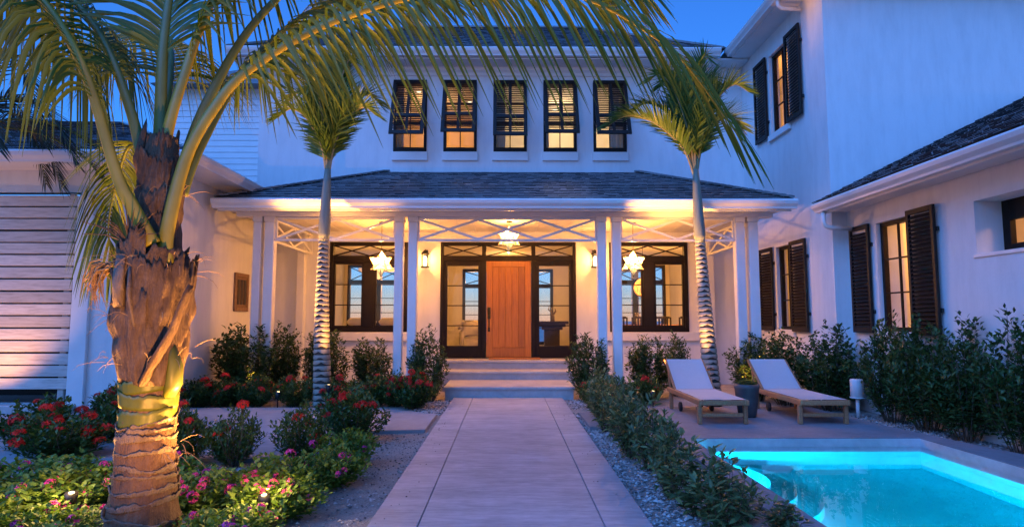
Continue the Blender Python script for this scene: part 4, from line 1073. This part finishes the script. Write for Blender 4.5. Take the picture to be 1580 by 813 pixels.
for i in range(26):   # dry flower stalk
    a=r.uniform(-2.9,-.2); b=Vector((bx-.06,by-.22,2.0)); e=Vector((math.cos(a)*.9,-.35,r.uniform(.2,1.1))).normalized()*r.uniform(.12,.34)
    m.tube([b,b+e*.5+Vector((0,0,.02)),b+e+Vector((0,0,-.02))],[.006,.0045,.0015],4,False)
m.tube([(bx-.04,by-.12,1.86),(bx-.06,by-.2,1.98),(bx-.06,by-.23,2.06)],[.03,.035,.012],8); m.build('dry_flower_stalk',M['sheath'],core)

FA=[(-2.34,4.26,1.88),(-2.33,4.25,2.1),(-2.24,4.28,2.62),(-2.07,4.3,2.98),(-1.85,4.3,3.25),(-1.34,4.3,3.58),(-.68,4.28,3.80),(0.0,4.28,3.90),(.60,4.28,3.78),(1.07,4.28,3.50),(1.30,4.28,3.28),(1.66,4.28,2.75)]
frond(coco,FA,r,.058,62,1.25,.032,3.2,M['leaf_palm'],M['rachis'],.26,(.40,.03,0),.05,.35,True)
FB=[(-2.40,4.2,2.0),(-2.52,4.16,2.25),(-2.63,4.14,2.48),(-2.88,4.12,3.19),(-3.19,4.1,3.68),(-3.6,4.05,3.98),(-4.1,4.0,4.0),(-4.6,3.9,3.6)]
frond(coco,FB,r,.058,68,1.3,.032,3.4,M['leaf_palm'],M['rachis'],.30,(.0,0,0),.05,.3,True)
FC=[(-2.42,4.36,2.35),(-2.44,4.36,2.7),(-2.36,4.4,3.2),(-2.2,4.5,3.9),(-1.9,4.7,4.5),(-1.4,4.9,4.8),(-.7,5.1,4.7),(-.1,5.2,4.3)]
frond(coco,FC,r,.056,84,1.3,0.038,1.6,M['leaf_palm'],M['rachis'],.24,(.2,0,0),.15,.5)
FD=[(-2.50,4.44,2.35),(-2.52,4.44,2.9),(-2.54,4.46,3.5),(-2.56,4.6,4.3),(-2.7,5.0,5.1),(-2.9,5.6,5.5)]
frond(coco,FD,r,.066,80,1.15,0.038,1.0,M['leaf_palm'],M['rachis_g'],.30,(0,0,0),.3,.7)
FE=[(-2.55,4.5,2.4),(-2.63,4.65,2.9),(-2.78,5.0,3.5),(-3.1,5.5,4.0),(-3.7,6.0,4.3),(-4.5,6.4,4.1)]
frond(coco,FE,r,.05,84,1.15,0.036,1.5,M['leaf_palm'],M['rachis_g'],.3,(0,0,0),.15,.5)
FF=[(-2.55,4.5,2.3),(-2.72,4.66,2.75),(-2.95,4.8,2.85),(-3.1,4.9,2.6),(-3.15,4.9,2.2),(-3.05,4.9,1.8)]
frond(coco,FF,r,.045,46,.85,.036,2.4,M['leaf_palm'],M['rachis_g'],.3,(0,0,0),.0,.6)
FG=[(-2.38,4.5,2.4),(-2.30,4.6,2.8),(-2.12,4.9,3.5),(-1.75,5.3,4.2),(-1.2,5.7,4.6),(-.6,6.0,4.7)]
frond(coco,FG,r,.05,84,1.2,0.038,1.8,M['leaf_palm'],M['rachis_g'],.28,(.25,0,0),.12,.5)
FH=[(-2.40,4.5,2.5),(-2.25,4.55,3.1),(-1.9,4.65,3.85),(-1.2,4.7,4.5),(-.4,4.7,4.7),(.4,4.6,4.45),(1.0,4.5,4.0)]
frond(coco,FH,r,.05,54,1.15,.036,2.4,M['leaf_palm'],M['rachis_g'],.62,(.45,0,0),.12,.5)
FI=[(-2.55,4.38,2.4),(-2.72,4.4,3.0),(-3.1,4.5,3.7),(-3.7,4.6,4.2),(-4.4,4.7,4.2)]
frond(coco,FI,r,.05,74,1.2,0.035,2.6,M['leaf_palm'],M['rachis_g'],.3,(0,0,0),.12,.5)

# --- ringed palms by the porch
def ringed_palm(label,base,top,lean,seed,crown):
    r=random.Random(seed); t=thing('christmas_palm',label,'palm tree',base,0,'ringed palms lit from below in front of the porch')
    b=Vector(base); tp=Vector(top); H=2.92
    def ax(z):
        s=max(0,z)/tp.z; return Vector((b.x+(tp.x-b.x)*s+lean*math.sin(math.pi*s),b.y+(tp.y-b.y)*s,z))
    m=MB(); m.tube([ax(z) for z in [-.05+i*.1 for i in range(31)]],[.150-.070*(min(1,max(0,(i*.1-.05)/H))) for i in range(31)],14); tr=m.build('trunk',M['ringdark'],t,True)
    z=-.03; 
    while z<H-.02:
        h=.105-.028*z/H; s=z/H; m=MB(); r0=.160-.072*s; c=ax(z+h/2); tl=(r.uniform(-.05,.05),r.uniform(-.05,.05))
        n=18; vs=[]
        for i,(zz,rr) in enumerate(((0.010,r0*1.0),(.02,r0*1.05),(h*.6,r0*1.035),(h*.93,r0*.99))):
            for k in range(n):
                a=2*math.pi*k/n; notch=0
                if i<2:       # triangular leaf-base notch on alternating sides
                    da=abs(((a-(-math.pi/2+.25*math.sin(z*40)))+math.pi)%(2*math.pi)-math.pi); notch=max(0,.55-da)/.55*.045
                if i<2: pass
                vs.append((c.x+math.cos(a)*rr,c.y+math.sin(a)*rr,z+zz+notch*(1 if i<2 else 0)*(h/.1)+tl[0]*math.cos(a)*rr+tl[1]*math.sin(a)*rr))
        fs=[(i*n+k,i*n+(k+1)%n,(i+1)*n+(k+1)%n,(i+1)*n+k) for i in range(3) for k in range(n)]
        m.add(vs,fs); m.build('trunk_ring',M['ring'],tr,True); z+=h
    m=MB(); zz=[H-.05,H+.1,H+.4,H+.75,H+1.05,tp.z]; m.tube([ax(z) for z in zz],[.083,.105,.10,.085,.07,.055],14); m.build('crownshaft',M['crownshaft'],t,True)
    c=ax(tp.z)
    for (dx,dy,up,L,dr) in crown:
        d=Vector((dx,dy,0)); P=[c-Vector((0,0,.2)),c+d*.14*L+Vector((0,0,up*.30)),c+d*.36*L+Vector((0,0,up*.60)),c+d*.66*L+Vector((0,0,up*.84)),c+d*1.0*L+Vector((0,0,up*.95-dr*.1)),c+d*1.3*L+Vector((0,0,up*.92-dr*.5))]
        frond(t,P,r,.028,84,.72,.042,.55,M['leaf_xpalm'],M['rachis_x'],.2,(.05,0,0),.35,.6,False,.7)
    return t
ringed_palm('slender ringed palm in front of the window with the woven chairs',(-3.24,11.15,-.05),(-3.25,11.12,4.2),-.05,3,
    [(-.45,-.1,1.9,1.0,.1),(.40,-.2,2.1,1.05,.1),(.66,.3,1.6,1.0,.3),(-.66,.2,1.6,1.0,.3),(.05,.5,2.1,.9,.2),(-.2,-.5,1.5,.9,.3),(.75,-.15,1.2,.9,.3),(.15,.1,2.4,.9,.1),(-.72,-.2,1.15,.9,.35)])
ringed_palm('slender ringed palm leaning behind the lounger by the dining room window',(3.70,11.3,-.05),(3.49,11.28,4.25),-.02,4,
    [(-1.0,-.15,1.05,1.3,.5),(.15,-.2,2.2,1.1,.1),(.42,.3,2.0,1.1,.2),(-.35,.3,2.0,1.1,.2),(.6,-.3,1.6,1.1,.3),(-.75,.4,1.5,1.1,.3),(.72,.1,1.1,1.0,.4),(-.15,-.5,1.8,1.0,.3),(-.65,-.3,1.8,1.1,.3)])

# --- dark palm at the left edge
r=random.Random(9)
dp=thing('dark_palm','dark unlit palm crown in front of the slatted gate','palm tree',(-7.6,8.4,-.05))
m=MB(); m.tube([(-7.6,8.4,-.05),(-7.62,8.4,1.5),(-7.58,8.4,3.0),(-7.6,8.4,4.0)],[.2,.16,.14,.15],14); m.build('trunk',M['bark'],dp,True)
for k in range(15):
    a=2*math.pi*k/15+r.uniform(-.15,.15); up=r.uniform(-.2,1.5); L=r.uniform(1.1,1.5); d=Vector((math.cos(a),math.sin(a)*.8,0)); c=Vector((-7.6,8.4,4.0))
    P=[c,c+d*.4*L+Vector((0,0,.25+up*.4)),c+d*.8*L+Vector((0,0,.25+up*.6)),c+d*1.2*L+Vector((0,0,up*.5)),c+d*1.5*L+Vector((0,0,up*.2-.5))]
    frond(dp,P,r,.03,42,.6,.03,.6,M['leaf_dpalm'],M['rachis_g'],.15,(0,0,0),.2,.8)

# ------------------------------------------------------------------ shrubs
def shrub_meshes(name,seed,h,rad,shoots,lps,ll,lw,clear,droop,mat,spread=.55,flat=.0,six=False,tip=1.0,root=.22):
    r=random.Random(seed); st=MB(); lf=MB(); tips=[]
    for i in range(shoots):
        a=r.uniform(0,6.283); k=math.sqrt(r.random()); top=Vector((math.cos(a)*rad*k,math.sin(a)*rad*k,h*(1-.42*tip*k*k)*r.uniform(.70,1.10)))
        b=Vector((math.cos(a)*rad*root*k,math.sin(a)*rad*root*k,0)); mid=b.lerp(top,.5)+Vector((math.cos(a)*rad*.12,math.sin(a)*rad*.12,r.uniform(-.03,.05)*h))
        P=[b,b.lerp(mid,.6),mid,mid.lerp(top,.6)+Vector((r.uniform(-.02,.02),r.uniform(-.02,.02),0)),top]
        if i%2==0: st.tube(P,[.009,.008,.006,.004,.002] if h>.9 else [.006,.005,.004,.003,.0015],4,False)
        pts=catmull(P,24); tips.append(top)
        for j in range(lps):
            f=clear+(1-clear)*(j+r.random())/lps; q=pts[min(24,int(f*24))]+Vector((r.gauss(0,rad*.07),r.gauss(0,rad*.07),r.gauss(0,rad*.05)))
            T=(pts[min(24,int(f*24)+1)]-pts[max(0,int(f*24)-1)]).normalized()
            az=r.uniform(0,6.283); d=(Vector((math.cos(az),math.sin(az),0))*(1-.35*f)+T*(.55+.4*f)+Vector((0,0,-droop*r.random()))).normalized()
            s=d.cross(Vector((r.uniform(-.5,.5),r.uniform(-.5,.5),1))); 
            if s.length<.01: continue
            s.normalize(); n=s.cross(d); L=ll*r.uniform(.65,1.2); W=lw*r.uniform(.75,1.15)/2; cv=n*(L*-.12)
            if six:
                lf.add([q,q+d*L*.3+s*W+n*W*.3,q+d*L*.3-s*W+n*W*.3,q+d*L*.7+s*W*.8+n*W*.2+cv*.5,q+d*L*.7-s*W*.8+n*W*.2+cv*.5,q+d*L+cv,q+d*L*.35,q+d*L*.7+cv*.4],
                       [(0,6,1),(0,2,6),(1,6,7,3),(6,2,4,7),(3,7,5),(7,4,5)])
            else:
                lf.add([q,q+d*L*.45+s*W+n*W*.35,q+d*L+cv,q+d*L*.45-s*W+n*W*.35,q+d*L*.5],[(0,4,1),(4,2,1),(0,3,4),(4,3,2)])
    return st.mesh(name+'_stem',M['stem']),lf.mesh(name+'_foliage',mat),tips
def flower_mesh(name,mat,seed,rad,n,size,dome=True):
    r=random.Random(seed); m=MB()
    for i in range(n):
        a=r.uniform(0,6.283); ph=math.acos(1-r.random()*.9) if dome else r.uniform(0,3.1)
        p=Vector((math.sin(ph)*math.cos(a),math.sin(ph)*math.sin(a),math.cos(ph)*.75))*rad*r.uniform(.75,1.05); nrm=p.normalized()
        u=nrm.cross(Vector((r.uniform(-1,1),r.uniform(-1,1),.3))).normalized(); v=nrm.cross(u); s=size*r.uniform(.7,1.2)
        for k in range(2):
            e=u if k==0 else v; f=v if k==0 else u
            m.add([p-e*s,p+f*s*.28+nrm*s*.2,p+e*s,p-f*s*.28+nrm*s*.2],[(0,1,2,3)])
    return m.mesh(name,mat)
ixf=[flower_mesh('ixora_flower',M['red'],s,.066,50,.026) for s in (1,2,3)]
bgf=[flower_mesh('bougainvillea_flower',M['pink'],s,.040,14,.028,False) for s in (4,5,6)]
KIND={}
KIND['porch']=[shrub_meshes('leafy_shrub',100+i,1.42,.52,60,72,.105,.042,.14,.7,M['leaf_dark'],root=.32) for i in range(3)]
KIND['hedge']=[shrub_meshes('hedge_shrub',120+i,1.52,.58,60,66,.105,.050,.16,.5,M['leaf_dark'],root=.30) for i in range(3)]
KIND['ixora']=[shrub_meshes('ixora_bush',140+i,.56,.38,64,48,.066,.030,.10,.1,M['leaf_ixora']) for i in range(3)]
KIND['box']=[shrub_meshes('small_bush',160+i,.56,.29,52,50,.052,.024,.12,.05,M['leaf_ixora']) for i in range(2)]
KIND['boug']=[shrub_meshes('bougainvillea',180+i,.42,.48,66,36,.064,.040,.1,.3,M['leaf_boug'],six=True) for i in range(3)]
KIND['path']=[shrub_meshes('path_shrub',200+i,.72,.27,22,22,.125,.042,.10,.9,M['leaf_hedge'],six=True,tip=.75) for i in range(4)]
counter={}
def shrub(kind,name,x,y,label,cat,group,sx=1,sz=1,var=None,flowers=None,nf=0,z=-.05,rz=None):
    r=random.Random(hash((round(x,2),round(y,2)))%99991 if False else int(x*1000+y*777)%99991)
    i=counter.get(kind,0); counter[kind]=i+1
    st,lf,tips=KIND[kind][(i if var is None else var)%len(KIND[kind])]
    t=thing(name,label,cat,(x,y,z),r.uniform(0,6.28) if rz is None else rz,group); t.scale=(sx,sx*r.uniform(.9,1.1),sz)
    link('stem',st,t); link('foliage',lf,t)
    for k in range(nf):
        p=tips[r.randrange(len(tips))].copy()
        if flowers is ixf: p=p*r.uniform(.8,1.04)
        else: p=p*r.uniform(.7,1.1)
        s=r.uniform(.7,1.25); link('flower',r.choice(flowers),t,p,(r.uniform(-.5,.5),r.uniform(-.5,.5),r.uniform(0,6)),(s/sx,s/sx,s/sz))
    return t
G1='dark leafy shrubs along the porch'
for x,y,lab,sx,sz in (
  (-4.95,11.9,'tall dark leafy shrub beneath the carved wall panel at the porch end',1.12,1.06),(-4.45,12.45,'tall dark leafy shrub in front of the outer left porch columns',.8,.98),
  (-3.62,12.5,'leafy shrub standing behind the ringed palm trunk by the star lantern window',.95,1.0),(-2.62,12.3,'leafy shrub below the star lantern window, beside the inner columns',.82,.86),
  (-1.50,11.95,'round leafy shrub beside the steps under the sofa-side lantern',.72,.94),(1.56,11.95,'round leafy shrub beside the steps under the console-side lantern',.82,.90),
  (2.78,12.25,'leafy shrub below the dining room window, beside the inner columns',.92,.90),(3.42,12.75,'small leafy shrub behind the leaning ringed palm',.62,.86),
  (4.72,12.0,'broad leafy shrub in front of the outer right porch columns',.98,.90)):
    shrub('porch','leafy_shrub',x,y,lab,'shrub',G1,sx,sz)
G2='dark shrubs along the white wing walls'
for x,y,lab,sx,sz in ((5.05,11.4,'dark shrub under the lower shuttered window of the two-storey wing',.8,.86),(5.55,10.75,'dark shrub behind the lounger where the two wings meet',.95,.92),
  (5.80,9.45,'dark wall shrub under the left louvred shutter, behind the white garden lamp',.72,1.0),(5.86,8.75,'dark wall shrub under the big shuttered window',.82,1.0),
  (5.88,8.05,'dark wall shrub just past the big shuttered window towards the pool',.78,.98),(5.95,7.25,'dark wall shrub below the small recessed window, beside the pool deck',.85,1.02),(6.0,6.4,'dark wall shrub next to the pool, past the recessed window',.85,1.0)):
    shrub('hedge','hedge_shrub',x,y,lab,'shrub',G2,sx,sz)
G3='red flowering ixora bushes along the porch bed'
for x in (-5.4,-5.0,-4.45,-3.75,-2.9,-2.35,-1.98):
    shrub('ixora','ixora_bush',x,11.25+.12*math.sin(x*5),('first','second','third','fourth','fifth','sixth','seventh')[(-5.4,-5.0,-4.45,-3.75,-2.9,-2.35,-1.98).index(x)]+' low red-flowering porch-bed bush counted from the garage wing wall','flowering bush',G3,1.0,.95,None,ixf,9)
for x,y,lab,sx,sz,n in ((-1.62,11.0,'large red-flowering bush at the bottom of the steps, beside the path',1.15,1.2,16),(-1.98,8.15,'red-flowering bush on the sandy bed between concrete pad and path',1.2,1.15,15),
   (1.52,10.9,'low red-flowering bush at the console side of the steps',.85,.95,8),(2.45,11.5,'low red-flowering bush beneath the dining room window',1.05,.95,8),(1.95,11.35,'low red-flowering bush in front of the inner right columns',.85,.9,5),
   (-5.2,8.6,'red-flowering bush in front of the gate jamb',1.2,1.15,14),(-4.7,8.05,'red-flowering bush behind the coconut palm trunk',1.15,1.1,10),(-5.55,7.6,'red-flowering bush with many blooms in front of the slatted gate',1.3,1.05,20),(-4.9,7.0,'red-flowering bush with many blooms left of the coconut palm trunk',1.2,.95,20),
   (-3.45,6.75,'red-flowering bush just right of the coconut palm trunk, on the pad edge',.9,1.15,6),(-6.0,10.0,'small red-flowering bush against the garage wing wall',1.0,1.0,7)):
    shrub('ixora','ixora_bush',x,y,lab,'flowering bush',G3,sx,sz,None,ixf,n)
for x,y,lab in ((-2.88,6.75,'small round green bush on the pad edge with few flowers'),(-2.22,6.85,'upright small green bush on the pad edge nearer the path')):
    shrub('box','small_bush',x,y,lab,'bush','small green bushes on the pad edge',1.05,1.12,None,ixf,3)
G4='magenta bougainvillea around the coconut palm'
BL=('sparse bougainvillea on the pad edge beside the path','bougainvillea spreading over sand beside the path, with few flowers','bougainvillea with a large magenta flower cluster behind the bright spotlight',
 'bougainvillea at the path side of the bright spotlight','bougainvillea between the bright spotlight and the small green bushes','bougainvillea behind the coconut palm trunk on its house side','bougainvillea behind the spotlight on the gate side of the palm',
 'bougainvillea below the red-flowering bushes on the gate side','bougainvillea on the gate side, in front of the small spotlight','low bougainvillea at the palm foot on its gate side','low bougainvillea right in front of the coconut palm foot',
 'low bougainvillea at the palm foot on its path side','bougainvillea farthest from the path, on the gate side of the bed','small bougainvillea growing around the spotlight on the gate side','small bougainvillea growing around the spotlight on the path side')
for bi,(x,y,sx,sz,n) in enumerate(((-1.72,6.75,.75,1.0,3),(-1.68,6.0,.8,.95,4),(-2.05,5.6,.95,.9,12),(-1.78,5.05,.85,.85,9),(-2.45,5.3,.9,.85,10),(-3.05,5.6,1.0,.85,8),(-3.55,5.3,1.0,.9,8),(-4.1,5.7,1.1,.9,8),(-3.7,4.7,.95,.85,9),(-2.95,4.05,.8,.6,6),(-2.35,3.95,.75,.62,7),(-1.95,4.35,.75,.65,6),(-4.4,5.0,1.0,.9,6),(-3.2,4.55,.7,.6,6),(-1.82,4.5,.6,.62,6))):
    shrub('boug','bougainvillea',x,y,BL[bi],'flowering bush',G4,sx,sz*.86,None,bgf,int(n*1.6))
G5='shrubs lining the path on the pool side'
for i,y in enumerate((9.95,9.35,8.75,8.2,7.65,7.1,6.55,6.0,5.5,5.0,4.55)):
    x=1.42+.05*math.sin(i*2.1)+max(0,(7.8-y))*.025
    shrub('path','path_shrub',x,y,('first','second','third','fourth','fifth','sixth','seventh','eighth','ninth','tenth','last')[i]+' narrow-leaved shrub of the row beside the path, counted from the house','shrub',G5,(.72,.88,.78,.66)[i%4],(1.05 if y>6.3 else .9) if i<9 else .8)
shrub('path','path_shrub',1.85,4.95,'low narrow-leaved plant by the pool edge, the one nearer the house','shrub',G5,.55,.38)
shrub('path','path_shrub',1.95,4.55,'low narrow-leaved plant by the pool edge, the one farther from the house','shrub',G5,.6,.36)
shrub('box','potted_plant',3.72,9.75,'small green plant growing in the dark grey pot','plant',None,.5,.26,None,None,0,.44)

# ------------------------------------------------------------------ garden spotlights
def garden_spot(label,loc,target,power,angle=75,rad=.04):
    t=thing('garden_spotlight',label,'garden lamp',(loc[0],loc[1],-.05)); L=Vector(loc); d=(Vector(target)-L).normalized()
    m=MB(); m.tube([(L.x,L.y,-.05),(L.x,L.y,L.z-.02)],.012,6); m.build('stake',M['black'],t)
    m=MB(); m.tube([L-d*.07,L-d*.02,L+d*.05],[.025,.04,.045],12); m.build('lamp_body',M['black'],t,True)
    m=MB(); m.tube([L+d*.0505,L+d*.054],[.020,.020],12); m.build('lens',M['lens'],t,True)
    spot('spot_beam',L+d*.075,target,power,angle,WARM,.7,rad,t)
garden_spot('garden spotlight among bougainvillea lighting the path side of the coconut palm',(-1.80,4.78,.15),(-2.0,4.3,3.4),40,120)
garden_spot('garden spotlight among bougainvillea behind the coconut palm',(-3.28,4.85,.15),(-2.85,4.3,3.4),44,120)
garden_spot('garden spotlight before the coconut palm foot',(-1.5,2.9,.25),(-2.4,4.4,2.3),15,115)
garden_spot('garden spotlight under the outer left porch columns',(-4.62,11.6,.12),(-4.6,12.4,2.6),6,80)
garden_spot('garden spotlight at the foot of the ringed palm by the woven chair window',(-3.02,10.72,.34),(-3.27,11.15,4.0),22,52)
garden_spot('garden spotlight at the foot of the leaning ringed palm',(3.38,10.90,.34),(3.56,11.3,4.0),22,52)
garden_spot('garden spotlight by the outer right porch columns',(4.45,11.45,.12),(4.75,12.4,2.6),4,80)
garden_spot('garden spotlight aimed at the crown of the ringed palm by the woven chair window',(-3.95,10.93,.2),(-3.2,11.15,5.3),150,36)
garden_spot('garden spotlight aimed at the crown of the leaning ringed palm',(2.55,11.0,.2),(3.5,11.3,5.3),150,36)
for o in [q for q in bpy.data.objects if q.get('label','') in ('garden spotlight among bougainvillea lighting the path side of the coconut palm','garden spotlight among bougainvillea behind the coconut palm')]:
    point('added_spill_lamp',(o.location.x,o.location.y-.05,.36),.75,(1,.60,.2),.02,o)      # added bare point lamps, brighten the leaves and stand in for glare
garden_spot('added unseen garden spotlight outside the view, brightening the slatted gate',(-8.1,9.3,.12),(-8.6,10.4,2.2),7,110)  # added lamp out of view, warms the gate boards
